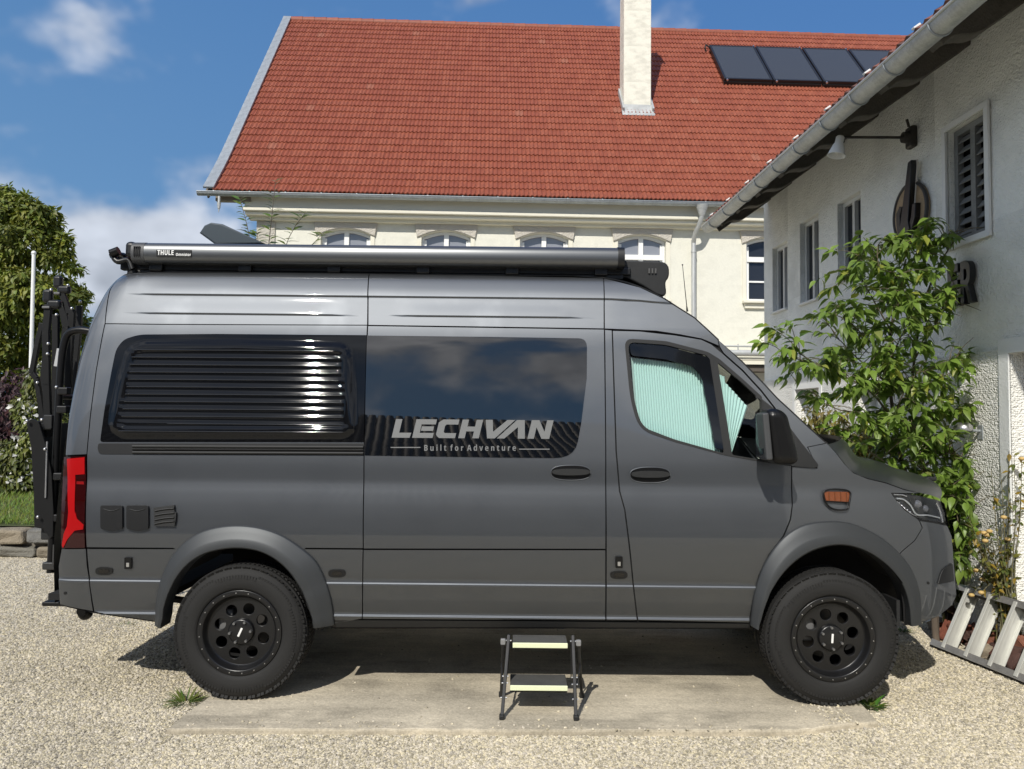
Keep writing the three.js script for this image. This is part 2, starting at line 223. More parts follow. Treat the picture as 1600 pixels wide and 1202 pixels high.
// ---------------------------------------------------------------- the big house behind the van
const house = thing('country_house', 'large cream house with steep red tiled roof and white arched windows behind the van', 'house', [0, 0, -18], degToRad(2.3));
{
  const H = (px, py, q) => inFrame(house, px, py, 'z', q), HX = (px, py, x) => inFrame(house, px, py, 'x', x);
  const wallMat = new THREE.MeshStandardMaterial({ map: plasterTex(0.70, 0.685, 0.61, 3, 0.06), bumpMap: plasterBump, bumpScale: 0.006, roughness: 0.9 });
  const trim = std(0.72, 0.69, 0.58, 0.85, { bumpMap: plasterBump, bumpScale: 0.004 }), frieze = std(0.50, 0.48, 0.42, 0.85), rough = new THREE.MeshStandardMaterial({ color: rgb(0.61, 0.57, 0.50), bumpMap: stuccoBump, bumpScale: 0.03, roughness: 0.95 });
  const xw = H(402, 340, 0).x, yE = H(330, 297, 0.45).y, yG = H(600, 309, 0.55).y;
  const xv = H(331, 297, 0.45).x, K = HX(353, 256, xv), R = HX(453, 30, xv);
  const XR = 14, E = V(xv, yE, 0.45);
  console.log('house', xw.toFixed(2), 'eave', yE.toFixed(2), yG.toFixed(2), 'verge', xv.toFixed(2), 'kick', K.y.toFixed(2), K.z.toFixed(2), 'ridge', R.y.toFixed(2), R.z.toFixed(2));
  // windows: five in a row, arched
  const wx = [540, 697, 850.5, 1003, 1203].map((px) => H(px, 380, 0).x);
  const top = H(1003, 367, 0).y, sill = H(1185, 471, 0).y, ww = (H(1041, 400, 0).x - H(966, 400, 0).x), hw = ww / 2, rise = 0.14;
  const arch = (s, x, w, y0, y1, rs) => { s.moveTo(x - w, y0); s.lineTo(x + w, y0); s.lineTo(x + w, y1 - rs); s.quadraticCurveTo(x, y1 + rs, x - w, y1 - rs); s.lineTo(x - w, y0); return s; };
  const front = new THREE.Shape(); front.moveTo(xw, 0); front.lineTo(XR, 0); front.lineTo(XR, yE + 0.1); front.lineTo(xw, yE + 0.1); front.lineTo(xw, 0);
  for (const x of wx) front.holes.push(arch(new THREE.Path(), x, hw, sill, top, rise));
  part('wall', merge([new THREE.ExtrudeGeometry(front, { depth: 0.35, bevelEnabled: false, curveSegments: 16 }).translate(0, 0, -0.35), box(0.35, yE, 12, xw + 0.175, yE / 2, -6.355), box(XR - xw, yE, 0.3, (XR + xw) / 2, yE / 2, -12.5)]), wallMat, house);
  for (let i = 0; i < wx.length; i++) {
    const x = wx[i], f = [], inner = hw - 0.055;
    const w = new THREE.Group(); w.name = 'window'; house.add(w); w.updateMatrixWorld(true);
    const ring = arch(new THREE.Shape(), x, hw - 0.004, sill + 0.004, top - 0.004, rise); ring.holes.push(arch(new THREE.Path(), x, inner, sill + 0.07, top - 0.06, rise * 0.9));
    f.push(new THREE.ExtrudeGeometry(ring, { depth: 0.09, bevelEnabled: false, curveSegments: 16 }).translate(0, 0, -0.2));
    const yT = top - 0.52; f.push(box(0.11, top - sill - 0.1, 0.08, x, (top + sill) / 2 - 0.01, -0.156), box(inner * 2, 0.12, 0.1, x, yT, -0.148));
    for (const s of [-1, 1]) f.push(box(inner - 0.06, 0.04, 0.05, x + s * (inner / 2 + 0.03), (yT + sill) / 2 - 0.02, -0.16), box(0.05, top - sill - 0.25, 0.06, x + s * (inner - 0.028), (top + sill) / 2 - 0.08, -0.163));
    part('frame', merge(f), M.whiteGloss, w);
    for (const s of [-1, 1]) for (const [y0, y1] of [[sill + 0.06, (yT + sill) / 2 - 0.02], [(yT + sill) / 2 - 0.02, yT], [yT, top - 0.02]]) part('pane', box(inner - 0.03, y1 - y0 - 0.01, 0.012, x + s * (inner / 2), (y0 + y1) / 2, -0.183), i === 4 ? M.darkPane : M.glassPane, w);
    part('sill', merge([rbox(ww + 0.22, 0.06, 0.2, x, sill - 0.03, 0.06, 0.01), rbox(ww + 0.12, 0.12, 0.1, x, sill - 0.12, 0.025, 0.01)]), trim, w);
    const lin = new THREE.Shape(); lin.moveTo(x - hw - 0.02, top - rise + 0.01); lin.quadraticCurveTo(x, top + rise + 0.02, x + hw + 0.02, top - rise + 0.01); lin.lineTo(x + hw + 0.10, top - rise - 0.02); lin.lineTo(x + hw + 0.19, top + 0.33); lin.lineTo(x - hw - 0.19, top + 0.33); lin.lineTo(x - hw - 0.10, top - rise - 0.02); lin.lineTo(x - hw - 0.02, top - rise + 0.01);
    part('lintel', metricUV(new THREE.ExtrudeGeometry(lin, { depth: 0.05, bevelEnabled: true, bevelSize: 0.012, bevelThickness: 0.015, bevelSegments: 1, curveSegments: 14 })), rough, w);
    const sur = arch(new THREE.Shape(), x, hw + 0.10, sill + 0.004, top + 0.07, rise * 1.0); sur.holes.push(arch(new THREE.Path(), x, hw + 0.004, sill + 0.02, top - 0.003, rise));
    part('surround', new THREE.ExtrudeGeometry(sur, { depth: 0.022, bevelEnabled: false, curveSegments: 14 }), trim, w);
  }
  // eaves: soffit box, cornice moulding and frieze
  const cy = H(700, 333, 0.35).y, L = XR - xw + 0.2, cx = xw - 0.2 + L / 2;
  part('cornice', merge([box(L, 0.26, 0.33, cx, cy + 0.17, 0.165), rbox(L + 0.06, 0.08, 0.38, cx, cy, 0.19, 0.02), rbox(L, 0.08, 0.30, cx, cy - 0.08, 0.15, 0.02), box(L - 0.1, 0.07, 0.14, cx, cy - 0.155, 0.07)]), trim, house);
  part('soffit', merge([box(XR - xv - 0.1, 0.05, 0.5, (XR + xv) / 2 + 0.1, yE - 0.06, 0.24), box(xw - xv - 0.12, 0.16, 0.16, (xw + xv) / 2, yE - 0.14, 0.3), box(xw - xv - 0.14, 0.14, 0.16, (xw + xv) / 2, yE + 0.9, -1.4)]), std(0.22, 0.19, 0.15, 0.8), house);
  part('pilaster', merge([box(0.42, cy - 0.2, 0.04, xw + 0.21, (cy - 0.2) / 2, 0.02)]), rough, house);
  // gutter and downpipe
  const half = (r, a0, a1) => { const s = new THREE.Shape(); s.absarc(0, 0, r, a0, a1, false); s.absarc(0, 0, r - 0.006, a1, a0, true); return s; };
  const gut = new THREE.ExtrudeGeometry(half(0.085, Math.PI, 2 * Math.PI), { depth: XR - xv + 0.35, bevelEnabled: false, curveSegments: 10 }).rotateY(Math.PI / 2).translate(xv - 0.28, yG + 0.04, 0.55);
  const gutter = part('gutter', merge([gut, between(V(xv - 0.28, yG + 0.04, 0.635), V(XR, yG + 0.04, 0.635), 0.011, 8), new THREE.CircleGeometry(0.085, 16, Math.PI, Math.PI).rotateY(Math.PI / 2).translate(xv - 0.278, yG + 0.04, 0.55)]), M.zinc, house);
  for (let x = xv + 0.1; x < 9; x += 0.8) part('bracket', box(0.03, 0.015, 0.19, x, yG + 0.053, 0.55), M.zinc, gutter);
  { const x = H(342, 320, 0.55).x, y = yG; part('spout', merge([between(V(x, y - 0.03, 0.55), V(x, y - 0.2, 0.55), 0.03, 8), between(V(x, y - 0.2, 0.55), V(x, y - 0.33, 0.55), 0.045, 8, 0.03), between(V(x, y - 0.33, 0.55), V(x, y - 0.42, 0.55), 0.02, 8, 0.005)]), M.zincLight, gutter); }
  { const x = H(1097, 322, 0.55).x, y = yG; const hp = [V(x, y - 0.02, 0.54), V(x, y - 0.24, 0.54), V(x - 0.03, y - 0.42, 0.46), V(x - 0.09, y - 0.62, 0.3), V(x - 0.09, y - 0.8, 0.16)];
    part('downpipe', merge([new THREE.CylinderGeometry(0.15, 0.06, 0.24, 14).translate(x, y - 0.14, 0.54), tube(hp, 0.055, 24, 10), between(V(x - 0.09, y - 0.75, 0.16), V(x - 0.09, 0, 0.16), 0.055, 12), ...[1.0, 2.6, 4.2].map((d) => between(V(x - 0.09, y - d, 0.16), V(x - 0.09, y - d - 0.04, 0.16), 0.064, 12)), ...[1.02, 2.62, 4.22].map((d) => between(V(x - 0.09, y - d, 0.16), V(x - 0.09, y - d, 0), 0.012, 6))]), M.zincLight, house); }
  // low canopy with a thin rail, seen right of the windscreen
  { const a = H(1140, 541, 0.5), b = H(1150, 552, 0.7), L2 = 4, x0 = H(1120, 545, 0.5).x; const c = part('canopy', merge([box(L2, 0.06, 0.7, x0 + L2 / 2, b.y - 0.12, 0.35), box(L2, 0.16, 0.05, x0 + L2 / 2, b.y - 0.17, 0.66)]), trim, house); part('gutter', between(V(x0, b.y, 0.74), V(x0 + L2, b.y, 0.74), 0.075, 12), M.zincLight, c); part('rail', merge([between(V(x0, a.y, 0.5), V(x0 + L2, a.y, 0.5), 0.022, 8), ...[0.5, 1.2, 1.9].map((d) => between(V(x0 + d, a.y + 0.05, 0.5), V(x0 + d, a.y - 0.2, 0.5), 0.016, 6))]), M.zincLight, c); part('fascia', box(L2, 0.12, 0.6, x0 + L2 / 2, b.y - 0.34, 0.3), std(0.09, 0.075, 0.06), c); }
  // the roof: deck, tiles one by one, ridge tiles, zinc verge
  const path = [V(0, E.y, E.z), V(0, K.y, K.z), V(0, R.y, R.z)];
  const L1 = path[0].distanceTo(path[1]), L2 = path[1].distanceTo(path[2]), LT = L1 + L2;
  const at = (s) => { const k = 0.5; if (s < L1 - k) return path[0].clone().lerp(path[1], s / L1); if (s > L1 + k) return path[1].clone().lerp(path[2], (s - L1) / L2); const a = path[0].clone().lerp(path[1], (L1 - k) / L1), c = path[1].clone().lerp(path[2], k / L2), t = (s - L1 + k) / (2 * k); return a.lerp(path[1], t).lerp(path[1].clone().lerp(c, t), t); };
  const deckP = [], deckI = []; for (let i = 0; i <= 40; i++) { const p = at(LT * i / 40); deckP.push(xv, p.y - 0.05, p.z, XR, p.y - 0.05, p.z); if (i) { const b = i * 2; deckI.push(b - 2, b - 1, b, b - 1, b + 1, b); } }
  deckP.push(xv, R.y - 0.05, R.z, XR, R.y - 0.05, R.z, xv, E.y - 0.05, 2 * R.z - E.z, XR, E.y - 0.05, 2 * R.z - E.z); { const b = 82; deckI.push(b, b + 1, b + 2, b + 1, b + 3, b + 2); }
  const tileMats = [[0.285, 0.072, 0.035], [0.293, 0.077, 0.037], [0.272, 0.068, 0.033], [0.305, 0.084, 0.042], [0.33, 0.115, 0.066]].map((c, i) => std(...c, 0.62, { map: noiseTex, name: 'clay' + i }));
  const roof = part('roof', raw(deckP, null, deckP.filter((_, i) => i % 3 < 2), deckI), std(0.07, 0.03, 0.02, 0.9), house);
  const rows = 30, pitch = LT / rows, tw = 0.205, cols = Math.ceil((XR - xv) / tw);
  const tileGeo = [0, 1].map((k) => { // interlocking tile with two troughs, a thick lower edge
    const n = 10, P = [], I = [], len = pitch * 1.16; const z = (t) => 0.015 * Math.cos(t * Math.PI * 4) + (t > 0.9 ? 0.006 : 0);
    for (let i = 0; i <= n; i++) { const t = i / n, x = (t - 0.5) * tw * 1.02; P.push(x, 0, z(t) + 0.038, x, len, z(t) + 0.006, x, -0.006, z(t) + 0.010); if (i) { const b = i * 3; I.push(b - 3, b, b - 2, b, b + 1, b - 2, b - 1, b + 2, b - 3, b + 2, b, b - 3); } }
    const b = n * 3; I.push(b, b + 2, b + 1); // the right side shows
    const uv = []; for (let i = 0; i < P.length; i += 3) uv.push(P[i] * 2 + k * 0.4, P[i + 1] * 2 + k * 0.3);
    return raw(P, null, uv, I).toNonIndexed();
  });
  tileGeo.forEach((g) => g.computeVertexNormals());
  const rest = tileMats.map(() => []), r = rng(44), M4 = new THREE.Matrix4(); let single = 0;
  const chim = { x0: H(972, 160, -3).x, x1: 0 }; // filled in below
  for (let j = 0; j < rows; j++) {
    const s = j * pitch, a = at(s), b = at(Math.min(LT, s + pitch)), y = b.clone().sub(a).normalize(), z = V(1, 0, 0).cross(y).normalize();
    for (let i = 0; i < cols; i++) {
      const x = xv + 0.02 + (i + 0.5) * tw, k = r() < 0.003 + 0.012 * smoothstep(fbm(x * 0.5, s * 0.6, 3, 0, 19), 0.55, 0.8) ? 4 : Math.floor(r() * 4 * 0.999), lift = 0.006 * r(), roll = 0.012 * (r() - 0.5), q = V(1, roll, 0).normalize();
      const bx = q.clone().multiplyScalar(1); M4.makeBasis(V(1, 0, 0).addScaledVector(y, roll).addScaledVector(z, 0.02 * (r() - 0.5)).normalize(), y, z).setPosition(x, a.y + z.y * lift, a.z + z.z * lift);
      if (j < 6 && i < 50 && single < 300) { const m = part('tile', tileGeo[k % 2], tileMats[k], roof); m.applyMatrix4(M4); single++; } else rest[k].push(M4.clone());
    }
  }
  rest.forEach((list, k) => { const m = new THREE.InstancedMesh(tileGeo[k % 2], tileMats[k], list.length); list.forEach((q, i) => m.setMatrixAt(i, q)); m.name = 'roof_tiles'; m.castShadow = m.receiveShadow = true; m.userData.kind = 'stuff'; roof.add(m); });
  const ridgeGeo = new THREE.CylinderGeometry(0.13, 0.115, 0.42, 12, 1, true, 0, Math.PI).rotateZ(-Math.PI / 2).rotateX(Math.PI / 2 * 0);
  ridgeGeo.rotateX(-Math.PI / 2); const yR = R.y + 0.0;
  for (let i = 0; i < 56; i++) { const m = part('ridge_tile', ridgeGeo, tileMats[i % 4], roof); m.position.set(xv + 0.2 + i * 0.37, yR - 0.03, R.z - 0.02); if (m.position.x > XR) m.visible = true; }
  { const vg = [], w = 0.24; for (let i = 0; i < 24; i++) { const a = at(LT * i / 24), b = at(LT * (i + 1) / 24); vg.push(bar(V(xv - w / 2 + 0.05, a.y + 0.05, a.z + 0.03), V(xv - w / 2 + 0.05, b.y + 0.06, b.z + 0.03), w, 0.05, V(0, 0.6, 0.8), 0.002)); } part('verge', merge(vg), M.zinc, house); part('barge_board', merge([0, 1, 2, 3, 4, 5, 6, 7].map((i) => bar(V(xv - 0.1, at(LT * i / 8).y - 0.1, at(LT * i / 8).z), V(xv - 0.1, at(LT * (i + 1) / 8).y - 0.1, at(LT * (i + 1) / 8).z), 0.04, 0.2, V(0, 0.6, 0.8)))), std(0.15, 0.12, 0.09), house); }
  // chimney
  const onRoof = (px, py, up = 0.05) => { const o = sight(px, py).transformDirection(house.matrixWorld.clone().invert()), e = EYE.clone().applyMatrix4(house.matrixWorld.clone().invert()); const n = V(0, R.z - K.z === 0 ? 1 : -(R.z - K.z), R.y - K.y).normalize(), p0 = V(0, K.y, K.z).addScaledVector(n, up); return e.addScaledVector(o, p0.clone().sub(e).dot(n) / o.dot(n)); };
  const c0 = onRoof(975, 170), c1 = onRoof(1018, 171), cw = c1.x - c0.x, cd = 0.62, cyt = inFrame(house, 990, -46, 'z', c0.z).y, ccx = (c0.x + c1.x) / 2;
  const ch = part('chimney', metricUV(rbox(cw, cyt - c0.y + 0.9, cd, ccx, (cyt + c0.y) / 2 + 0.1, c0.z - cd / 2 - 0.05, 0.02, 2)), new THREE.MeshStandardMaterial({ map: plasterTex(0.76, 0.73, 0.64, 31, 0.18), bumpMap: plasterBump, bumpScale: 0.008, roughness: 0.9 }), house);
  part('cap', rbox(cw + 0.16, 0.1, cd + 0.16, ccx, cyt + 0.2, c0.z - cd / 2 - 0.05, 0.02), M.concrete, ch);
  const sl = V(0, R.y - K.y, R.z - K.z).normalize(), nn = V(0, -(R.z - K.z), R.y - K.y).normalize();
  part('flashing', merge([rbox(cw + 0.1, 0.2, 0.02, ccx, c0.y + 0.03, c0.z - 0.01, 0.004), bar(V(ccx, c0.y - 0.08, c0.z + 0.0).addScaledVector(sl, -0.24).addScaledVector(nn, 0.03), V(ccx, c0.y - 0.08, c0.z).addScaledVector(nn, 0.05), cw + 0.14, 0.012, nn), ...[-1, 1].map((s) => bar(V(ccx + s * (cw / 2 + 0.03), c0.y - 0.1, c0.z + 0.05).addScaledVector(nn, 0.05), V(ccx + s * (cw / 2 + 0.03), c0.y - 0.1, c0.z + 0.05).addScaledVector(nn, 0.05).addScaledVector(sl, 1.1), 0.05, 0.14, nn))]), M.zincLight, ch);
  // solar collectors
  const px = [[1108, 1178, 1128, 1203], [1180, 1250, 1205, 1277], [1253, 1322, 1279, 1350], [1325, 1395, 1352, 1423]];
  const names = ['leftmost dark solar collector panel on the red roof right of the chimney', 'second solar collector panel from the chimney on the red roof', 'third solar collector panel from the chimney on the red roof', 'solar collector panel farthest from the chimney, partly cut off by the gutter'];
  const pt = onRoof(1143, 73.5, 0.14), pb = onRoof(1165, 126, 0.14), pl = pt.distanceTo(V(pt.x, pb.y, pb.z)); const frameM = phys(0.012, 0.012, 0.013, 0.4), absorb = phys(0.05, 0.054, 0.06, 0.22, { ior: 1.35 });
  px.forEach(([a], i) => {
    const l = onRoof(a, 73 + i * 2, 0.14), r2 = onRoof(px[i][1], 74 + i * 2, 0.14), w = r2.x - l.x, mid = V((l.x + r2.x) / 2, (pt.y + pb.y) / 2, (pt.z + pb.z) / 2);
    const o = thing('solar_panel', names[i], 'solar panel', [0, 0, 0], 0, 'solar collectors on the red roof'); o.quaternion.copy(house.quaternion).multiply(new THREE.Quaternion().setFromRotationMatrix(new THREE.Matrix4().makeBasis(V(1, 0, 0), sl, nn))); o.position.copy(mid.applyMatrix4(house.matrixWorld)); o.updateMatrixWorld(true);
    part('frame', merge([rbox(w, 0.06, 0.1, 0, pl / 2 - 0.03, 0, 0.005), rbox(w, 0.06, 0.1, 0, -pl / 2 + 0.03, 0, 0.005), rbox(0.06, pl - 0.12, 0.1, -w / 2 + 0.03, 0, 0, 0.005), rbox(0.06, pl - 0.12, 0.1, w / 2 - 0.03, 0, 0, 0.005), box(w - 0.1, pl - 0.1, 0.03, 0, 0, -0.03)]), frameM, o);
    part('glass', box(w - 0.12, pl - 0.12, 0.012, 0, 0, 0.035), absorb, o);
    part('clamp', merge([between(V(-w / 2 + 0.08, -pl / 2 - 0.02, 0.03), V(-w / 2 + 0.08, -pl / 2 - 0.07, 0.03), 0.03, 8), between(V(w / 2 - 0.02, pl / 2 - 0.01, 0.03), V(w / 2 - 0.02, pl / 2 + 0.05, 0.03), 0.025, 8)]), M.bolt, o);
    part('mounting_rail', merge([box(w, 0.05, 0.06, 0, -pl / 2 - 0.01, -0.07), box(w, 0.05, 0.06, 0, pl / 2 - 0.2, -0.08)]), frameM, o);
    if (!i) part('hose', tube([V(-w / 2, pl / 2 - 0.08, 0), V(-w / 2 - 0.1, pl / 2 - 0.03, 0.05), V(-w / 2 - 0.14, pl / 2 - 0.12, 0), V(-w / 2 - 0.1, pl / 2 - 0.18, -0.1)], 0.025, 14, 6), M.rubber, o);
  });
}
// ---------------------------------------------------------------- the white rendered building on the right
const annex = thing('rendered_annex', 'white roughcast building on the right with narrow upper windows and grey gutter', 'building', [3.9, 0, 0], Math.atan(0.03));
const A = (px, py, out) => inFrame(annex, px, py, 'x', -out);     // local: x into the wall, z towards the camera
const annexWall = (p) => p.clone().applyMatrix4(annex.matrixWorld);
{
  const upper = new THREE.MeshStandardMaterial({ map: plasterTex(0.85, 0.86, 0.84, 51, 0.2), bumpMap: stuccoBump, bumpScale: 0.014, roughness: 0.92 });
  const lower = new THREE.MeshStandardMaterial({ map: plasterTex(0.78, 0.77, 0.74, 57, 0.08), bumpMap: stuccoBump, bumpScale: 0.022, roughness: 0.95 });
  for (const m of [upper, lower]) for (const k of ['map', 'bumpMap']) m[k] = Object.assign(m[k].clone(), { needsUpdate: true });
  upper.bumpMap.repeat.set(0.8, 0.8); lower.bumpMap.repeat.set(0.9, 0.9); upper.map.repeat.set(0.3, 0.3); lower.map.repeat.set(0.4, 0.4);
  const frameM = std(0.62, 0.62, 0.6, 0.6), reveal = std(0.72, 0.73, 0.72, 0.85, { bumpMap: plasterBump, bumpScale: 0.004 });
  const zc = A(1194, 420, 0).z, zn = 1.0, yEave = 5.0, T = 0.38, yMid = A(1540, 572, 0).y - 0.03;
  console.log('annex corner', zc.toFixed(2), 'light edge', yMid.toFixed(2));
  const rect = (px0, py0, px1, py1) => { const a = A(px0, py0, 0), b = A(px1, py1, 0); return [Math.min(a.z, b.z), Math.max(a.z, b.z), a.y, b.y]; }; // [z0, z1, ytop, ysill]
  const wins = [[1207, 389, 1231, 484], [1250, 350, 1280, 469], [1308.5, 319, 1346, 431]].map(([x0, y0, x1, y1]) => { const a = A(x0, y0, 0), b = A(x1, y1, 0); return [a.z, b.z, a.y, b.y]; });
  const sh = (() => { const a = A(1482, 207, 0), b = A(1546, 360, 0); return [a.z, b.z, a.y, b.y]; })();
  const lw = (() => { const a = A(1246, 609, 0), b = A(1284, 655, 0); return [a.z, b.z, a.y, a.y - 0.95]; })();
  const d1 = (() => { const a = A(1345, 612, 0), b = A(1376, 612, 0); return [a.z, b.z, a.y, 0]; })();
  const d2 = (() => { const a = A(1582, 552, 0); return [a.z, a.z + 1.15, a.y, 0]; })();
  const holes = [...wins, sh, lw, d1, d2];
  const make = (y0, y1, z0, z1, depth, out) => { const s = new THREE.Shape(); s.moveTo(z0, y0); s.lineTo(z1, y0); s.lineTo(z1, y1); s.lineTo(z0, y1); s.lineTo(z0, y0); for (const [a, b, t, u] of holes) { const lo = Math.max(u, y0 + (u <= 0 ? 0.001 : 0)), hi = Math.min(t, y1); if (hi - lo < 0.1) continue; const h = new THREE.Path(); const l2 = lo < y0 + 0.01 ? y0 + 0.002 : lo, h2 = hi > y1 - 0.01 ? y1 - 0.002 : hi; h.moveTo(a, l2); h.lineTo(b, l2); h.lineTo(b, h2); h.lineTo(a, h2); h.lineTo(a, l2); s.holes.push(h); }
    return new THREE.ExtrudeGeometry(s, { depth, bevelEnabled: false }).rotateY(-Math.PI / 2).translate(T - 0 - out, 0, 0).translate(out - 0, 0, 0); };
  // extrude runs along +z; turned by -90 degrees about y it runs along -x, and shape x becomes local z
  const yB = 2.32;
  part('upper_wall', merge([make(yB, yEave, zc, zn, T, 0), box(6, yEave - yB, 0.3, 3 + T, (yEave + yB) / 2, zc + 0.151)]), upper, annex);
  part('lower_wall', merge([make(0, yB - 0.002, zc + 0.001, zn, T + 0.012, 0).translate(-0.012 + 0.0, 0, 0), box(6, yB - 0.004, 0.3, 3 + T, yB / 2, zc + 0.152)]), lower, annex);
  part('interior', box(0.05, 4.6, zn - zc - 0.4, 1.4, 2.3, (zc + zn) / 2), M.dark, annex);
  const frameWin = (z0, z1, yt, ys, mull, deep = 0.09, curtain) => {
    const w = new THREE.Group(); w.name = 'window'; annex.add(w); w.updateMatrixWorld(true); const f = 0.045, zm = (z0 + z1) / 2, h = yt - ys, L = z1 - z0, g = [];
    g.push(box(0.06, f, L - 0.008, deep, yt - f / 2 - 0.003, zm), box(0.06, f, L - 0.008, deep, ys + f / 2 + 0.003, zm), box(0.058, h - 2 * f - 0.01, f, deep, (yt + ys) / 2, z0 + f / 2 + 0.004), box(0.058, h - 2 * f - 0.01, f, deep, (yt + ys) / 2, z1 - f / 2 - 0.004));
    if (mull) g.push(box(0.065, h - 2 * f - 0.01, 0.05, deep - 0.004, (yt + ys) / 2, zm));
    part('frame', merge(g), frameM, w);
    for (const [a, b] of mull ? [[z0 + f, zm - 0.025], [zm + 0.025, z1 - f]] : [[z0 + f, z1 - f]]) part('pane', box(0.01, h - 2 * f, b - a, deep + 0.012, (yt + ys) / 2, (a + b) / 2), M.darkPane, w);
    part('sill', rbox(0.2, 0.03, L - 0.006, 0.06, ys + 0.018, zm, 0.008), reveal, w);
    if (curtain) for (const s of [-1, 1]) { const P = []; for (let i = 0; i <= 10; i++) P.push(V(0.012 * Math.sin(i * 2.4), 0, i / 10 * L * 0.36)); const c = []; const I = []; P.forEach((p, i) => { c.push(deep - 0.004 + p.x * 0.2, yt - 0.06, zm + s * L * 0.1 + s * p.z, deep - 0.004 + p.x * 0.2, ys + 0.06, zm + s * L * 0.22 + s * p.z * 0.7); if (i) I.push(i * 2 - 2, i * 2 - 1, i * 2, i * 2 - 1, i * 2 + 1, i * 2); }); part('curtain', raw(c, null, c.filter((_, i) => i % 3 < 2), I), M.white, w); }
    return w;
  };
  wins.forEach(([z0, z1, t, s]) => frameWin(z0, z1, t, s, true));
  frameWin(...lw, false, 0.12, true);
  // smooth plaster bands round the shutter window and the door
  const band = (z0, z1, yt, ys, w, mat, name) => part(name, merge([box(0.02, w, z1 - z0 + 2 * w, -0.024, yt + w / 2, (z0 + z1) / 2), ...(ys > 0.1 ? [box(0.02, w, z1 - z0 + 2 * w, -0.024, ys - w / 2, (z0 + z1) / 2)] : []), box(0.02, yt - ys - 0.002, w, -0.024, (yt + ys) / 2, z0 - w / 2), box(0.02, yt - ys - 0.002, w, -0.024, (yt + ys) / 2, z1 + w / 2)]), mat, annex);
  band(...sh, 0.05, reveal, 'window_surround'); band(...d2, 0.11, reveal, 'door_surround'); band(...lw, 0.07, M.white, 'window_surround');
  { // louvred shutter: two leaves of slats
    const [z0, z1, yt, ys] = sh, g = new THREE.Group(); g.name = 'louvre_shutter'; annex.add(g); const L = z1 - z0, zm = (z0 + z1) / 2, x = 0.07, sm = std(0.21, 0.215, 0.21, 0.75, { map: noiseTex }), f = 0.05;
    part('frame', merge([box(0.05, f, L - 0.01, x, yt - f / 2 - 0.004, zm), box(0.05, f, L - 0.01, x, ys + f / 2 + 0.004, zm), ...[z0 + f / 2 + 0.006, zm, z1 - f / 2 - 0.006].map((z) => box(0.052, yt - ys - 2 * f - 0.01, z === zm ? 0.06 : f, x, (yt + ys) / 2, z))]), sm, g);
    const slat = rbox(0.012, 0.075, L / 2 - 0.082, 0, 0, 0, 0.003).rotateZ(degToRad(-38)), n = 10;
    for (const s of [-1, 1]) for (let i = 0; i < n; i++) { const m = part('slat', slat, sm, g); m.position.set(x + 0.005, ys + f + (i + 0.5) * (yt - ys - 2 * f) / n, zm + s * (L / 4 - 0.002)); }
    part('backing', box(0.01, yt - ys, L, x + 0.06, (yt + ys) / 2, zm), M.dark, g);
  }
  { // white door far along, and the near doorway cut by the picture's edge
    for (const [z0, z1, yt] of [d1, d2]) { const dr = part('door', box(0.05, yt - 0.06, z1 - z0 - 0.11, 0.16, (yt - 0.06) / 2, (z0 + z1) / 2), M.white, annex); part('frame', merge([box(0.09, 0.055, z1 - z0 - 0.004, 0.13, yt - 0.029, (z0 + z1) / 2), box(0.088, yt - 0.06, 0.05, 0.13, (yt - 0.06) / 2, z0 + 0.027), box(0.088, yt - 0.06, 0.05, 0.13, (yt - 0.06) / 2, z1 - 0.027)]), M.white, dr); part('panel', box(0.014, yt * 0.36, z1 - z0 - 0.36, 0.131, yt * 0.68, (z0 + z1) / 2), M.white, dr); part('handle', between(V(0.1, 1.05, z0 + 0.16), V(0.1, 1.05, z0 + 0.28), 0.01, 8), M.bolt, dr); }
  }
  // eaves: gutter in lengths with joint straps, soffit boards, rafter tails, roof edge
  const out = 0.85, g0 = A(1106, 364, out), g1 = A(1500, 30, out), gy = (g0.y + g1.y) / 2 + 0.005, gz0 = g0.z, r = 0.085;
  console.log('gutter', g0.y.toFixed(2), g1.y.toFixed(2), gz0.toFixed(2));
  const s = new THREE.Shape(); s.absarc(0, 0, r, Math.PI, 2 * Math.PI, false); s.absarc(0, 0, r - 0.007, 2 * Math.PI, Math.PI, true);
  const gutter = part('gutter', merge([new THREE.ExtrudeGeometry(s, { depth: zn - gz0, bevelEnabled: false, curveSegments: 14 }).translate(-out, gy + 0.08, gz0), between(V(-out - r, gy + 0.08, gz0), V(-out - r, gy + 0.08, zn), 0.013, 8), new THREE.CircleGeometry(r, 18, Math.PI, Math.PI).translate(-out, gy + 0.08, gz0 + 0.003)]), M.zincLight, annex);
  const strap = new THREE.TorusGeometry(r + 0.004, 0.008, 6, 16, Math.PI).rotateZ(Math.PI);
  const zs = []; for (const [px, py] of [[1117, 352], [1139, 334], [1164, 311], [1190, 290], [1218, 262], [1252, 229], [1296, 190], [1343, 149], [1398, 98], [1470, 40]]) zs.push(A(px, py, out).z); for (let z = zs[9] + 0.72; z < zn; z += 0.72) zs.push(z);
  for (const z of zs) { const b = part('strap', strap, M.zinc, gutter); b.position.set(-out, gy + 0.08, z); }
  const woodM = std(0.11, 0.10, 0.085, 0.9, { map: noiseTex, bumpMap: plasterBump, bumpScale: 0.01 }), mort = std(0.4, 0.39, 0.36, 0.9, { map: noiseTex, bumpMap: plasterBump, bumpScale: 0.02 });
  const th = degToRad(36), ry = gy + 0.14, slope = V(Math.cos(th), Math.sin(th), 0), nrm = V(-Math.sin(th), Math.cos(th), 0), e0 = V(-out + 0.03, ry, 0);
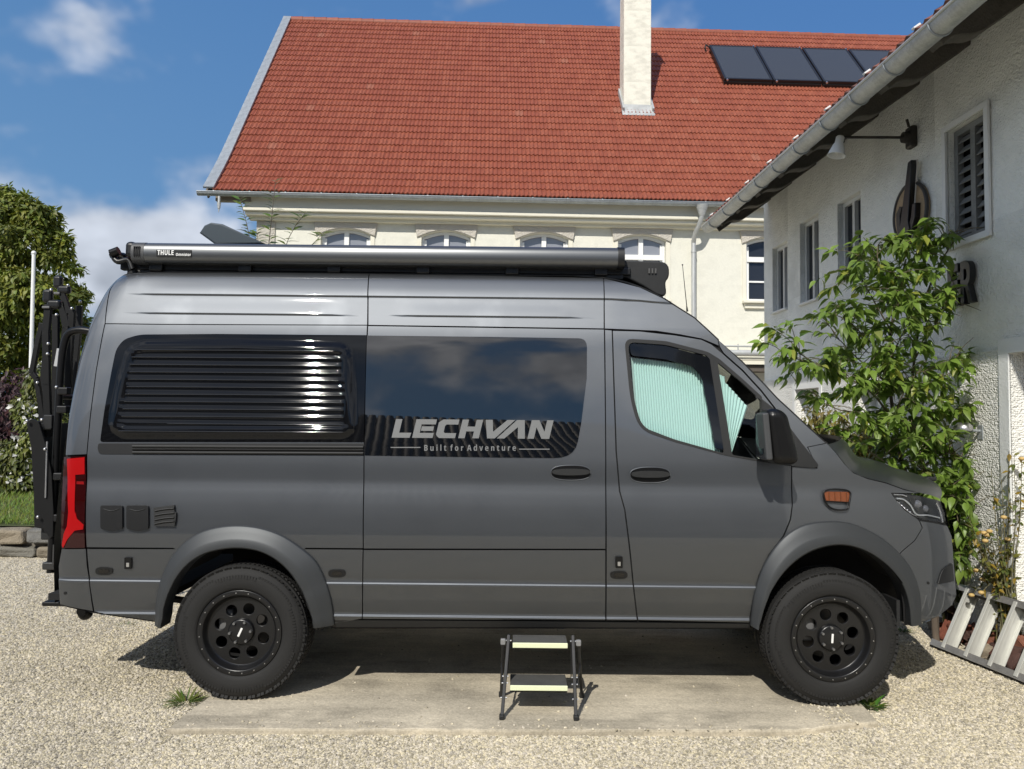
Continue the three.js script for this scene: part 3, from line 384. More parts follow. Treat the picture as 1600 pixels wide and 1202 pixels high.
  const roofBox = (w, t, z0, z1, along, up) => box(w, t, z1 - z0, w / 2, 0, (z0 + z1) / 2).applyMatrix4(new THREE.Matrix4().makeBasis(slope, nrm, V(0, 0, 1)).setPosition(e0.clone().addScaledVector(slope, along).addScaledVector(nrm, up)));
  const roof = part('roof', roofBox(7, 0.04, gz0 + 0.06, zn, 0, -0.02), woodM, annex);
  for (let k = 0; k < 5; k++) part('soffit_board', roofBox(0.21, 0.022, gz0 + 0.08, zn, 0.05 + k * 0.225, -0.055 - 0.006 * (k % 2)), woodM, annex);
  const raf = new THREE.Shape(); raf.moveTo(0, 0); raf.lineTo(1.3, 0); raf.lineTo(1.3, -0.15); raf.lineTo(0.36, -0.15); raf.quadraticCurveTo(0.26, -0.15, 0.2, -0.10); raf.quadraticCurveTo(0.12, -0.04, 0.02, -0.06); raf.lineTo(0, 0);
  const rafG = metricUV(new THREE.ExtrudeGeometry(raf, { depth: 0.13, bevelEnabled: true, bevelSize: 0.008, bevelThickness: 0.008, bevelSegments: 1 }).applyMatrix4(new THREE.Matrix4().makeBasis(slope, nrm, V(0, 0, 1)).setPosition(e0.clone().addScaledVector(slope, 0.06).addScaledVector(nrm, -0.075))));
  const zr = []; for (let z = zc + 0.15; z < zn; z += 0.74) zr.push(z); for (const z of zr) { const m = part('rafter', rafG, woodM, annex); m.position.z = z; const n = part('mortar_fillet', rbox(0.16, 0.14, 0.5, 0, 0, 0, 0.045, 3), mort, annex); n.position.set(-0.05, ry + 0.40, z + 0.44); n.rotation.set(0.05 * Math.sin(z * 9), 0, th); }
  // roof tiles: the courses along the eave that show over the gutter
  const n = 8, P = [], I = [], tw = 0.24, z = (t) => 0.014 * Math.cos(t * 4 * Math.PI); for (let i = 0; i <= n; i++) { const t = i / n, x = (t - 0.5) * tw * 1.02; P.push(0, z(t) + 0.045, x, 0.4, z(t) + 0.012, x, 0, z(t) + 0.015, x); if (i) { const b = i * 3; I.push(b - 3, b - 2, b, b, b - 2, b + 1, b - 1, b - 3, b + 2, b + 2, b - 3, b); } }
  const tg = raw(P, null, P.filter((_, i) => i % 3 < 2), I).toNonIndexed(); tg.computeVertexNormals();
  const tm = [std(0.19, 0.07, 0.045, 0.75, { map: noiseTex }), std(0.13, 0.06, 0.045, 0.8, { map: noiseTex }), std(0.22, 0.085, 0.055, 0.7, { map: noiseTex })], rr = rng(9);
  const clip = rbox(0.06, 0.018, 0.035, 0, 0.062, 0, 0.004);
  for (let j = 0; j < 3; j++) for (let i = 0; i < Math.floor((zn - gz0) / tw) - 1; i++) { const m = part('tile', tg, tm[Math.floor(rr() * 3)], roof); m.applyMatrix4(new THREE.Matrix4().makeBasis(slope, nrm, V(0, 0, 1)).setPosition(e0.clone().addScaledVector(slope, j * 0.34 - 0.06).addScaledVector(nrm, 0.005).add(V(0, 0, gz0 + 0.2 + i * tw)))); if (j === 0 && i % 3 === 0) { part('clip', clip, M.white, m).position.set(0.03, 0, 0.1); } }
  part('verge_board', roofBox(7, 0.2, gz0 + 0.03, gz0 + 0.06, 0.02, -0.08), woodM, annex);
}
// wall lamp on its long arm
{
  const a = A(1424, 215, 0.03), b = A(1306, 221, 0.70); const w = annexWall(V(0, a.y, a.z)), l = thing('wall_lamp', 'white enamel bell lamp on a long thin arm high on the roughcast wall', 'lamp', w.toArray(), annex.rotation.y), arm = std(0.05, 0.045, 0.04, 0.6, { metalness: 0.5 });
  const y1 = b.y - a.y + 0.01; part('arm', merge([between(V(-0.05, 0, 0), V(-0.68, y1, 0), 0.013, 8), between(V(-0.02, -0.03, 0), V(-0.12, 0.005, 0), 0.02, 8)]), arm, l);
  part('wall_bracket', merge([rbox(0.06, 0.2, 0.12, -0.03, 0, 0, 0.02, 2), new THREE.CylinderGeometry(0.05, 0.06, 0.08, 12).rotateZ(Math.PI / 2).translate(-0.07, 0, 0), between(V(-0.05, 0.1, 0), V(-0.07, 0.17, 0.0), 0.012, 6)]), arm, l);
  const sh = part('lamp_shade', new THREE.LatheGeometry([[0.0, 0.10], [0.035, 0.1], [0.045, 0.085], [0.045, 0.02], [0.06, -0.01], [0.085, -0.09], [0.095, -0.125], [0.1, -0.13], [0.092, -0.128], [0.08, -0.09], [0.05, -0.01]].map((p) => new THREE.Vector2(...p)), 24), M.whiteGloss, l); sh.position.set(-0.71, y1 - 0.07, 0); sh.rotation.z = -0.22; sh.scale.setScalar(0.82);
  part('bulb', new THREE.SphereGeometry(0.04, 16, 12).translate(0.0, -0.06, 0), M.white, sh);
}
// round board sign with its raised dark emblem
{
  const c = A(1423, 333, 0.03), ctr = annexWall(V(0, c.y, c.z)); const s = thing('round_sign', 'round brown board with dark pointed emblem, on the white wall above the tree', 'sign', ctr.toArray(), annex.rotation.y - Math.PI / 2);
  const R = (A(1449, 333, 0).z - A(1398.5, 333, 0).z) / 2; // local: x along the wall towards the camera is +x, z out of the wall
  part('board', new THREE.CylinderGeometry(R, R, 0.04, 48).rotateX(Math.PI / 2).translate(0, 0, 0.02), std(0.42, 0.30, 0.18, 0.7, { map: noiseTex }), s);
  part('rim', new THREE.TorusGeometry(R, 0.018, 8, 48).translate(0, 0, 0.035), std(0.05, 0.045, 0.04, 0.5), s);
  const poly = (p) => { const q = new THREE.Shape(); p.forEach(([x, y], i) => i ? q.lineTo(x * R, y * R) : q.moveTo(x * R, y * R)); return q; };
  const ex = (p, d) => new THREE.ExtrudeGeometry(poly(p), { depth: d, bevelEnabled: true, bevelSize: 0.006, bevelThickness: 0.006, bevelSegments: 2 });
  const body = [[-0.18, -0.35], [0.34, 1.6], [0.5, 1.62], [0.52, 1.5], [0.26, -0.35], [0.34, -0.62], [0.05, -0.95], [-0.3, -0.62]], wl = [[-0.5, -0.3], [-0.5, 0.1], [-0.3, 0.28], [-0.16, 0.24], [-0.3, -0.02], [-0.3, -0.62], [-0.42, -0.6]], wr = [[0.3, -0.5], [0.44, -0.2], [0.5, 0.16], [0.66, 0.14], [0.62, -0.3], [0.4, -0.72]];
  part('emblem', merge([ex(body, 0.05), ex(wl, 0.04), ex(wr, 0.04)]).translate(0, 0, 0.045), phys(0.012, 0.01, 0.01, 0.35), s);
  part('emblem_outline', merge([ex(body.map(([x, y]) => [x * 1.08, y * 1.015 - 0.01]), 0.004)]).translate(0, 0, 0.042), std(0.6, 0.56, 0.5, 0.6), s);
}
// raised letters on the wall, half hidden by the leaves: only E R show
{
  const font = await new FontLoader().loadAsync('fonts/droid/droid_sans_bold.typeface.json');
  globalThis.FONT = font;
  const r0 = A(1516, 476, 0), r1 = A(1534, 470, 0), t = A(1520, 427, 0), hgt = t.y - r0.y, o = annexWall(V(0, r0.y, r0.z)); const l = thing('letter_sign', 'raised black letters E R on the white wall right of the shrub', 'sign', o.toArray(), annex.rotation.y - Math.PI / 2), black = phys(0.01, 0.009, 0.009, 0.3);
  const lett = (ch, x) => { const g = new THREE.ExtrudeGeometry(font.generateShapes(ch, hgt / 0.72), { depth: 0.045, bevelEnabled: true, bevelSize: 0.003, bevelThickness: 0.003, bevelSegments: 1, curveSegments: 8 }); g.computeBoundingBox(); const k = (r1.z - r0.z) / (g.boundingBox.max.x - g.boundingBox.min.x); part('letter', g.translate(-g.boundingBox.min.x, 0, 0.03).scale(k, 1, 1).translate(x, 0, 0), black, l); };
  const lw = r1.z - r0.z; lett('R', 0); lett('E', -lw * 1.22);
}
// small spotlight low on the wall
{
  const a = A(1533, 676, 0.02), w = annexWall(V(0, a.y, a.z)), l = thing('wall_spotlight', 'small silver spotlight on a short arm low on the wall beside the shrub', 'lamp', w.toArray(), annex.rotation.y);
  part('bracket', merge([rbox(0.03, 0.12, 0.07, -0.015, 0, 0, 0.008), between(V(-0.02, 0.01, 0), V(-0.15, 0.02, 0), 0.012, 8)]), M.zinc, l);
  part('head', new THREE.LatheGeometry([[0, 0.05], [0.04, 0.045], [0.065, 0.02], [0.07, -0.01], [0.06, -0.02], [0, -0.02]].map((p) => new THREE.Vector2(...p)), 20).translate(-0.16, 0.03, 0), M.bolt, l);
}
// the farm building behind the camera, seen only as a reflection in the van's glass
{
  const b = thing('opposite_barn', 'dark tiled barn across the yard, mirrored in the black side windows of the van', 'building', [1.5, 0, 7.5], degToRad(-9));
  part('wall', box(34, 2.7, 0.4, -4, 1.35, 0), std(0.3, 0.29, 0.27, 0.9), b);
  const rf = part('roof', bar(V(-4, 2.55, -0.6), V(-4, 5.95, 4.1), 36, 0.08, V(0, 0.8, -0.55)), std(0.05, 0.035, 0.03, 0.9), b);
  const d = V(0, 3.4, 4.7).normalize(), nn = V(0, 4.7, -3.4).normalize(), L = Math.hypot(3.4, 4.7), g = new THREE.CylinderGeometry(0.10, 0.115, 0.4, 7, 1, true, -Math.PI / 2, Math.PI).translate(0, 0.2, 0).scale(1, 1, 0.5), rr = rng(77), rows = 18, cols = 150, c = new THREE.Color();
  const m = new THREE.InstancedMesh(g, std(0.05, 0.04, 0.036, 0.6), rows * cols), M4 = new THREE.Matrix4(); let k = 0;
  for (let j = 0; j < rows; j++) for (let i = 0; i < cols; i++) { M4.makeBasis(V(1, 0, 0), d.clone().addScaledVector(nn, 0.10).normalize(), nn).setPosition(-22 + i * 0.24 + 0.02 * rr(), 2.58 + d.y * L * j / rows, -0.62 + d.z * L * j / rows); m.setMatrixAt(k, M4); const t = 0.6 + 0.8 * rr(); m.setColorAt(k++, c.setRGB(t, t, t)); }
  m.name = 'roof_tiles'; m.castShadow = m.receiveShadow = true; m.userData.kind = 'stuff'; rf.add(m);
}
// ---------------------------------------------------------------- the camper van
const Z0 = -4.74, ZC = Z0 - 1.0;                   // outermost plane of the near side; centre line
const profile = curve([[0.30, 0.18], [0.38, 0.11], [0.44, 0.068], [0.49, 0.046], [0.52, 0.035], [0.533, 0.031], [0.541, 0.039], [0.60, 0.030], [0.70, 0.018], [0.733, 0.0135], [0.741, 0.0185], [0.80, 0.012], [0.92, 0.003], [1.02, 0.0], [1.12, 0.004], [1.2, 0.0105], [1.27, 0.0195], [1.32, 0.0275], [1.35, 0.0315], [1.365, 0.0325], [1.45, 0.0355], [1.56, 0.0455], [1.7, 0.0625], [1.9, 0.0895], [2.1, 0.1175], [2.26, 0.1415], [2.33, 0.1555], [2.36, 0.1635], [2.416, 0.1795], [2.47, 0.1945], [2.535, 0.2125], [2.60, 0.234], [2.65, 0.257], [2.69, 0.2885], [2.72, 0.33], [2.74, 0.39]]);
const noseProfile = curve([[0.30, 0.11], [0.42, 0.055], [0.55, 0.024], [0.75, 0.008], [0.95, 0.001], [1.04, 0.0005], [1.12, 0.004], [1.2, 0.0105], [1.27, 0.0195], [1.35, 0.0315], [1.45, 0.0355], [1.56, 0.0455], [1.7, 0.0625]]);
const noseX = curve([[0.30, 3.07], [0.42, 3.115], [0.59, 3.145], [0.9, 3.13], [1.15, 3.085], [1.3, 3.06], [1.5, 3.12], [1.8, 3.4], [3, 4.2]]);
const rearX = curve([[0.3, -2.88], [0.62, -2.905], [0.95, -2.90], [1.5, -2.885], [2.0, -2.845], [2.35, -2.79], [2.55, -2.735], [2.68, -2.66], [2.8, -2.5]]);
const ridges = [[2.405, 0.007, 0.006, [[-2.47, -1.0], [-0.82, 0.5]]], [2.535, 0.008, 0.010, [[-2.5, 1.15]]]]; // pressed creases of the high roof: height, depth, width, spans
function inset(x, y) {
  let w = profile(y); if (x > 1.5 && y < 1.6) w = lerp(w, noseProfile(y), smoothstep(x, 1.5, 2.1));
  const xn = noseX(y); if (x > 1.45) { const t = (x - 1.45) / (xn - 1.45); w += t >= 1 ? 1 + (t - 1) * 60 : 1 - Math.pow(1 - t * t * t, 1 / 3); }
  const xr = rearX(y), rr = 0.26, tr = (xr + rr - x) / rr; if (tr > 0) w += tr >= 1 ? rr + (tr - 1) * 20 : rr * (1 - Math.pow(1 - Math.pow(tr, 2.4), 1 / 2.4));
  w += 0.07 * smoothstep(x, 0.5, 2.0) * smoothstep(y, 1.45, 2.3);
  for (const [h, d, wd, spans] of ridges) for (const [a, b] of spans) { const k = smoothstep(x, a, a + 0.25) * (1 - smoothstep(x, b - 0.25, b)); if (k > 0) { const dy = y - (h - 0.012 * smoothstep(x, 0.6, 1.4) * 3); w -= d * k * smoothstep(dy, -wd, 0) * (1 - smoothstep(dy, 0.0, 0.11)); } }
  return w;
}
const surfZ = (x, y, off = 0) => Z0 - inset(x, y) + off;
function surfN(x, y) { const e = 0.002; return V((inset(x + e, y) - inset(x - e, y)) / (2 * e), (inset(x, y + e) - inset(x, y - e)) / (2 * e), 1).normalize(); }
function onSide(px, py) {                          // where the sight line first meets the near side
  const d = sight(px, py), f = (t) => { const z = -t, k = t / -d.z, x = d.x * k, y = EYE.y + d.y * k; return z - surfZ(x, y); };
  let lo = 4.55, best = 9, bt = lo; for (let t = 4.55; t < 5.75; t += 0.006) { const v = f(t); if (v < best) { best = v; bt = t; } if (v <= 0) { let a = lo, b = t; for (let i = 0; i < 24; i++) { const m = (a + b) / 2; f(m) > 0 ? a = m : b = m; } bt = b; break; } lo = t; }
  const k = bt / -d.z; return [d.x * k, EYE.y + d.y * k];
}
function densify(poly, step = 0.035) { const o = []; poly.forEach((a, i) => { const b = poly[(i + 1) % poly.length], n = Math.max(1, Math.ceil(Math.hypot(b[0] - a[0], b[1] - a[1]) / step)); for (let k = 0; k < n; k++) o.push([lerp(a[0], b[0], k / n), lerp(a[1], b[1], k / n)]); }); return o; }
const area = (p) => p.reduce((s, a, i) => { const b = p[(i + 1) % p.length]; return s + a[0] * b[1] - b[0] * a[1]; }, 0) / 2;
function shrink(p, d) { const s = Math.sign(area(p)); return p.map((b, i) => { const a = p[(i + p.length - 1) % p.length], c = p[(i + 1) % p.length]; let n1 = [-(b[1] - a[1]), b[0] - a[0]], n2 = [-(c[1] - b[1]), c[0] - b[0]]; const l1 = Math.hypot(...n1) || 1, l2 = Math.hypot(...n2) || 1; n1 = n1.map((v) => v / l1); n2 = n2.map((v) => v / l2); let m = [n1[0] + n2[0], n1[1] + n2[1]]; const q = Math.max(0.5, (m[0] * m[0] + m[1] * m[1]) / 2); return [b[0] + s * d * m[0] / q, b[1] + s * d * m[1] / q]; }); }
const roundPoly = (p, r, n = 5) => { const o = []; p.forEach((b, i) => { const rr = Array.isArray(r) ? r[i] : r; if (!rr) { o.push(b); return; } const a = p[(i + p.length - 1) % p.length], c = p[(i + 1) % p.length], la = Math.hypot(a[0] - b[0], a[1] - b[1]), lc = Math.hypot(c[0] - b[0], c[1] - b[1]), ka = Math.min(rr / la, 0.48), kc = Math.min(rr / lc, 0.48), A0 = [lerp(b[0], a[0], ka), lerp(b[1], a[1], ka)], C0 = [lerp(b[0], c[0], kc), lerp(b[1], c[1], kc)]; for (let k = 0; k <= n; k++) { const t = k / n; o.push([(1 - t) ** 2 * A0[0] + 2 * t * (1 - t) * b[0] + t * t * C0[0], (1 - t) ** 2 * A0[1] + 2 * t * (1 - t) * b[1] + t * t * C0[1]]); } }); return o; };
function smoothPoly(p, per = 4) { const c = new THREE.CatmullRomCurve3(p.map(([x, y]) => V(x, y, 0)), false, 'centripetal'); return c.getPoints(p.length * per).map((v) => [v.x, v.y]); }
function clipAxis(p, ax, at, keep) { const o = []; for (let i = 0; i < p.length; i++) { const a = p[i], b = p[(i + 1) % p.length], fa = (a[ax] - at) * keep, fb = (b[ax] - at) * keep; if (fa >= 0) o.push(a); if ((fa > 0 && fb < 0) || (fa < 0 && fb > 0)) { const t = fa / (fa - fb), q = [lerp(a[0], b[0], t), lerp(a[1], b[1], t)]; q[ax] = at; o.push(q); } } return o; }
const XCUT = [], YCUT = [0.3, 0.38, 0.42, 0.46, 0.49, 0.51, 0.525, 0.533, 0.537, 0.541, 0.56, 0.6, 0.66, 0.72, 0.733, 0.737, 0.741, 0.77, 0.82];
for (let x = -3.1; x < -2.6; x += 0.02) XCUT.push(x); for (let x = -2.6; x < 2.3; x += 0.09) XCUT.push(x); for (let x = 2.3; x < 3.25; x += 0.018) XCUT.push(x);
for (let y = 0.88; y < 2.34; y += 0.035) YCUT.push(y); for (let y = 2.34; y < 2.62; y += 0.008) YCUT.push(y); for (let y = 2.62; y < 2.8; y += 0.015) YCUT.push(y);
// a panel of the side: outline in metres (x, y), optional holes; lies on the side surface, off proud of it
function sheet(outline, { holes = [], off = 0, gap = 0, rim = 0.022, bulge = null } = {}) {
  let out = densify(gap ? shrink(outline, gap) : outline); if (area(out) < 0) out.reverse();
  const hs = holes.map((h) => { let q = densify(h); if (area(q) > 0) q.reverse(); return q; });
  const P = [], N = [], I = [], zAt = (x, y) => surfZ(x, y, off + (bulge ? bulge(x, y) : 0));
  const nAt = (x, y) => { if (!bulge) return surfN(x, y); const e = 0.002; return V(-(zAt(x + e, y) - zAt(x - e, y)) / (2 * e), -(zAt(x, y + e) - zAt(x, y - e)) / (2 * e), 1).normalize(); };
  const put = (x, y) => { const n = nAt(x, y); P.push(x, y, zAt(x, y)); N.push(n.x, n.y, n.z); return P.length / 3 - 1; };
  let whole = out; // holes joined to the outline by a cut
  for (const h of hs) { let bi = 0, bj = 0, bd = 1e9; whole.forEach((a, i) => h.forEach((b, j) => { const d = Math.hypot(a[0] - b[0], a[1] - b[1]); if (d < bd) { bd = d; bi = i; bj = j; } })); whole = [...whole.slice(0, bi + 1), ...h.slice(bj), ...h.slice(0, bj + 1), ...whole.slice(bi)]; }
  const xs = whole.map((p) => p[0]), ys = whole.map((p) => p[1]), x0 = Math.min(...xs), x1 = Math.max(...xs), y0 = Math.min(...ys), y1 = Math.max(...ys);
  const cx = [x0 - 1, ...XCUT.filter((x) => x > x0 && x < x1), x1 + 1], cy = [y0 - 1, ...YCUT.filter((y) => y > y0 && y < y1), y1 + 1];
  for (let i = 0; i + 1 < cx.length; i++) {
    let col = clipAxis(clipAxis(whole, 0, cx[i], 1), 0, cx[i + 1], -1); if (col.length < 3) continue;
    for (let j = 0; j + 1 < cy.length; j++) {
      const c = clipAxis(clipAxis(col, 1, cy[j], 1), 1, cy[j + 1], -1); if (c.length < 3 || Math.abs(area(c)) < 1e-9) continue;
      const v = c.map(([x, y]) => new THREE.Vector2(x, y)), ix = c.map(([x, y]) => put(x, y));
      let tri = THREE.ShapeUtils.triangulateShape(v, []); const got = tri.reduce((t, [a, b, d]) => t + Math.abs(area([c[a], c[b], c[d]])), 0); if (Math.abs(got - Math.abs(area(c))) > 1e-8) { tri = []; for (let q = 1; q + 1 < c.length; q++) tri.push([0, q, q + 1]); }
      for (const [a, b, d] of tri) { const s = (c[b][0] - c[a][0]) * (c[d][1] - c[a][1]) - (c[d][0] - c[a][0]) * (c[b][1] - c[a][1]); if (Math.abs(s) < 1e-12) continue; s > 0 ? I.push(ix[a], ix[b], ix[d]) : I.push(ix[a], ix[d], ix[b]); }
    }
  }
  if (rim) for (const loop of [out, ...hs]) loop.forEach((a, i) => { const b = loop[(i + 1) % loop.length], k = P.length / 3, dx = b[0] - a[0], dy = b[1] - a[1], l = Math.hypot(dx, dy) || 1, n = V(dy / l, -dx / l, 0); for (const [p, back] of [[a, 0], [b, 0], [a, rim], [b, rim]]) { P.push(p[0], p[1], zAt(p[0], p[1]) - back); N.push(n.x, n.y, n.z); } I.push(k, k + 2, k + 1, k + 1, k + 2, k + 3); });
  const U = []; for (let i = 0; i < P.length; i += 3) U.push(P[i], P[i + 1]); return raw(P, N, U, I);
}
const pts = (list) => list.map(([x, y]) => onSide(x, y));

const van = thing('camper_van', 'dark grey high-roof camper van with black awning, dark windows and big tyres', 'van', [0, 0, ZC]);
const vp = (name, geo, mat, label, parent = van) => wpart(name, geo, mat, parent, label);
// the far side is the near side mirrored; it is one plain shell
const mirror = (g) => { const q = g.clone(), p = q.attributes.position, n = q.attributes.normal; for (let i = 0; i < p.count; i++) { p.setZ(i, 2 * ZC - p.getZ(i)); n.setZ(i, -n.getZ(i)); } const ix = q.index; for (let i = 0; i < ix.count; i += 3) { const a = ix.getX(i + 1); ix.setX(i + 1, ix.getX(i + 2)); ix.setX(i + 2, a); } return q; };

// ---- arches
const rArchIn = smoothPoly([[258, 978], [264, 942], [277, 909], [297, 882], [322, 865], [352, 857], [380, 855.5], [410, 860.5], [437, 874.5], [460, 897], [477, 926], [489, 958], [493, 978]]), rArchOut = smoothPoly([[243, 976], [244, 943], [252, 905], [266, 874], [288, 848], [315, 831], [345, 823], [375, 821], [408, 825], [440, 836], [468, 854], [494, 877], [509, 907], [519, 942], [523, 976]]);
const fArchIn = smoothPoly([[1181, 981], [1191, 945], [1209, 907], [1235, 878], [1264, 860], [1297, 851], [1326, 852.5], [1356, 864], [1385, 886], [1406, 914], [1415.5, 944], [1418, 976]]), fArchOut = smoothPoly([[1172, 977], [1176, 940], [1186, 900], [1202, 867], [1226, 838], [1254, 821], [1290, 815], [1326, 817], [1363, 832], [1398, 858], [1424, 892], [1436, 930], [1437, 974]]);
const arc = (a, b) => [...a, ...b.slice().reverse()];

// ---- body panels, traced from the photograph
const G = 0.003, panels = {}, backs = [];
const addPanel = (name, px, o = {}) => { const g = sheet(pts(px), { gap: G, ...o }); panels[name] = panels[name] ?? []; panels[name].push(g.clone()); backs.push(sheet(pts(px), { gap: -0.012, off: -0.02, rim: 0, holes: o.holes ?? [] })); return vp(name, g, o.mat ?? M.paint, o.label); };
const seamTop = [[164, 506], [250, 507], [400, 507.6], [574, 508.3], [760, 511], [944, 514], [1025, 517.5], [1062, 523], [1096, 529.5], [1124, 541]];
const roofTop = [[184, 427], [230, 425.5], [400, 425.5], [577, 427.5], [760, 430.5], [943, 434.5], [1000, 449], [1037, 466.5]];
const aPillar = [[1058, 480], [1085, 497], [1122, 531], [1160, 566], [1191.5, 598], [1215.5, 624], [1239.5, 646], [1266, 670.5], [1291, 693]];
// rear corner with its pillar
addPanel('rear_corner_pillar', [[181, 426], [184, 424], [172, 452], [164, 505], [150, 580], [141, 650], [135.5, 710.5], [102, 712], [108, 648], [115.5, 607], [121, 555], [129.5, 512], [140, 474], [150, 451], [162, 433]]);
addPanel('roof_side', [...roofTop.slice(0, 4), ...[[574.2, 508.3]], ...seamTop.slice(0, 3).reverse(), [172.5, 452]]);
addPanel('roof_side', [...roofTop.slice(3, 6), [944, 514], [760, 511], [575, 508.4]]);
addPanel('cab_roof_side', [...roofTop.slice(5), ...aPillar.slice(0, 3), [1124, 541], [1096, 529.5], [1062, 523], [1025, 517.5], [944.5, 514]]);
addPanel('side_panel', [...seamTop.slice(0, 4), [571, 600], [567.5, 857.5], [478, 857], ...rArchOut.filter(([x, y]) => y < 857).reverse().map(([x, y]) => [x, y + 9]), [270, 857], [134.5, 856], [135.5, 710], [141, 650], [150, 580]]);
addPanel('lower_side_panel', [[135, 857.5], [287, 857.8], [270, 884], [252, 915], [248, 945], [248, 972], [146.5, 956.5], [140, 915]]);
addPanel('lower_side_panel', [[472, 858], [567.3, 858.5], [566, 967.5], [517, 976], [511, 930], [498, 890]]);
addPanel('sliding_door', [[574.6, 509], [760, 511.8], [944.2, 514.6], [946.5, 700], [946.5, 858.5], [567.6, 858], [571, 600]]);
addPanel('sliding_door_lower', [[567.4, 859], [946.5, 859.4], [946.5, 970], [566, 968]]);
addPanel('door_pillar', [[944.8, 515], [956.4, 516], [958.6, 587], [962.6, 706], [968, 768], [976, 797], [984, 861], [990, 920], [996, 970], [947, 970], [947, 800]]);
addPanel('sill', [[519, 968.6], [800, 970.5], [1171, 974.5], [1170, 982], [800, 981], [520, 981]], { mat: M.plastic });
const winOut = roundPoly([[975.5, 529], [1040, 533], [1106, 550], [1124, 561], [1160, 592], [1190.5, 620], [1191, 722], [1133, 712], [1053, 690.5], [999, 672], [985, 625]], [14, 6, 6, 4, 6, 2, 2, 6, 8, 22, 20]);
const doorPx = [[957, 516.5], [1000, 517.6], [1053, 523.5], [1096, 530.5], [1112, 538], [1130, 553], [1160, 579.5], [1189, 611], [1210, 638], [1229, 664], [1240, 678], [1237, 729], [1238, 790], [1235, 812], [1224, 838], [1202, 866], [1186, 899], [1176, 940], [1171, 973.5], [996.8, 970], [990.6, 920], [984.6, 860], [976.6, 797], [968.6, 768], [963.2, 706], [959.2, 587]];
const fw1 = roundPoly([[981, 534.5], [1040, 539], [1106, 556], [1131, 708.5], [1053, 686.5], [1003, 668], [990, 622]], [12, 6, 5, 4, 6, 18, 16]), fw2 = roundPoly([[1121, 566], [1160, 598.5], [1189, 626], [1189, 718.5], [1144, 711]], [5, 6, 2, 2, 4]);
addPanel('front_door', doorPx, { holes: [pts(winOut)] });
// A pillar, fender, bumper corner
addPanel('a_pillar', [...aPillar.slice(2), [1262, 699], [1277, 729], [1240, 677], [1229.6, 663], [1210.6, 637], [1189.6, 610], [1160.6, 578.5], [1130.6, 552], [1124.6, 542]]);
addPanel('front_fender', [[1262.5, 699], [1292, 693], [1306, 707.5], [1319, 724.5], [1334, 739.5], [1356, 748.5], [1385, 755.5], [1414, 766], [1436, 770.5], [1416, 771.2], [1392.5, 770.5], [1400.5, 782], [1414.5, 798], [1433, 811], [1437, 815], [1441, 825], [1429, 845], [1411, 860], [1403, 868], [1392, 864], [1363, 838], [1326, 822], [1290, 820], [1254, 826], [1225, 839], [1235.8, 812], [1238.6, 790], [1237.8, 729.5], [1277.5, 732]], { gap: 0.0012 });
const bumperPx = [[1441.8, 825], [1437.8, 814.5], [1458, 817.5], [1480, 822], [1487, 838], [1489.5, 870], [1492, 900], [1494, 932], [1487, 946], [1466, 963], [1436, 973.5], [1417, 976], [1416, 944], [1410, 905], [1396, 880], [1403.6, 868.5], [1411.6, 860.6], [1429.8, 845.5]];
addPanel('front_bumper', bumperPx, { gap: 0.0002 });
addPanel('rear_bumper', [[96, 857.5], [134.3, 857.2], [136, 885], [139.5, 912], [145.6, 956], [93, 944.5], [91.5, 920], [91, 885]]);
// ---- roof, windscreen, bonnet, front and back, lofted across to the mirrored edge
function loft(edge, bulge, n = 22, pow = 2.4) {      // edge: points on the near side; bulge(i, t): how far the middle is moved
  const P = [], I = [], U = []; edge.forEach((e, i) => { for (let j = 0; j <= n; j++) { const s = -1 + 2 * j / n, k = Math.pow(1 - Math.pow(Math.abs(s), pow), 1 / 1.15), b = bulge(i / (edge.length - 1)); P.push(e.x + b.x * k, e.y + b.y * k, lerp(e.z, 2 * ZC - e.z, j / n)); U.push(i, j); if (i && j) { const q = i * (n + 1) + j; I.push(q, q - n - 1, q - 1, q - 1, q - n - 1, q - n - 2); } } });
  return raw(P, null, U, I);
}
const edge3 = (px, off = -0.003) => pts(px).map(([x, y]) => V(x, y, surfZ(x, y, off)));
const line3 = (px, n, off) => edge3(smoothPoly(px, n), off);
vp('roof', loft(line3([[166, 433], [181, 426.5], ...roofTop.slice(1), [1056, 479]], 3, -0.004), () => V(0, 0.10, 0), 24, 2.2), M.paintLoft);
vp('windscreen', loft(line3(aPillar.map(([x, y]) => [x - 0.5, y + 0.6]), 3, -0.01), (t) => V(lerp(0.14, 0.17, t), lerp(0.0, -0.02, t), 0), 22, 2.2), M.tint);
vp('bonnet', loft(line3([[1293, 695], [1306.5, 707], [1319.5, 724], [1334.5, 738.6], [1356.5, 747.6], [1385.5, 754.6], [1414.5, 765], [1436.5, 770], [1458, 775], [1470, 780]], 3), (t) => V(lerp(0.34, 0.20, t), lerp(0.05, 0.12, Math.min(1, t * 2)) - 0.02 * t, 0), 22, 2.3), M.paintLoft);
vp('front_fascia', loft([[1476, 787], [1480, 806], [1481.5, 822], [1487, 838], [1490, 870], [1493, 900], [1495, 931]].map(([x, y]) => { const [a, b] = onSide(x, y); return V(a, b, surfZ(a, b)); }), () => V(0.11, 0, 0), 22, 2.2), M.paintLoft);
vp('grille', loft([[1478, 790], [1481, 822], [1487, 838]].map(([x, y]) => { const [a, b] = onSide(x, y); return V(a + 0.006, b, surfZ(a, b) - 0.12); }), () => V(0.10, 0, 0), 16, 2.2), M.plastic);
vp('rear_doors', loft([0.55, 0.8, 0.96, 1.3, 1.7, 2.1, 2.4, 2.55, 2.66].map((y) => { const x = rearX(y) + 0.008; return V(x, y, surfZ(x, y)); }), () => V(-0.03, 0, 0), 16, 2.2), M.paintLoft);
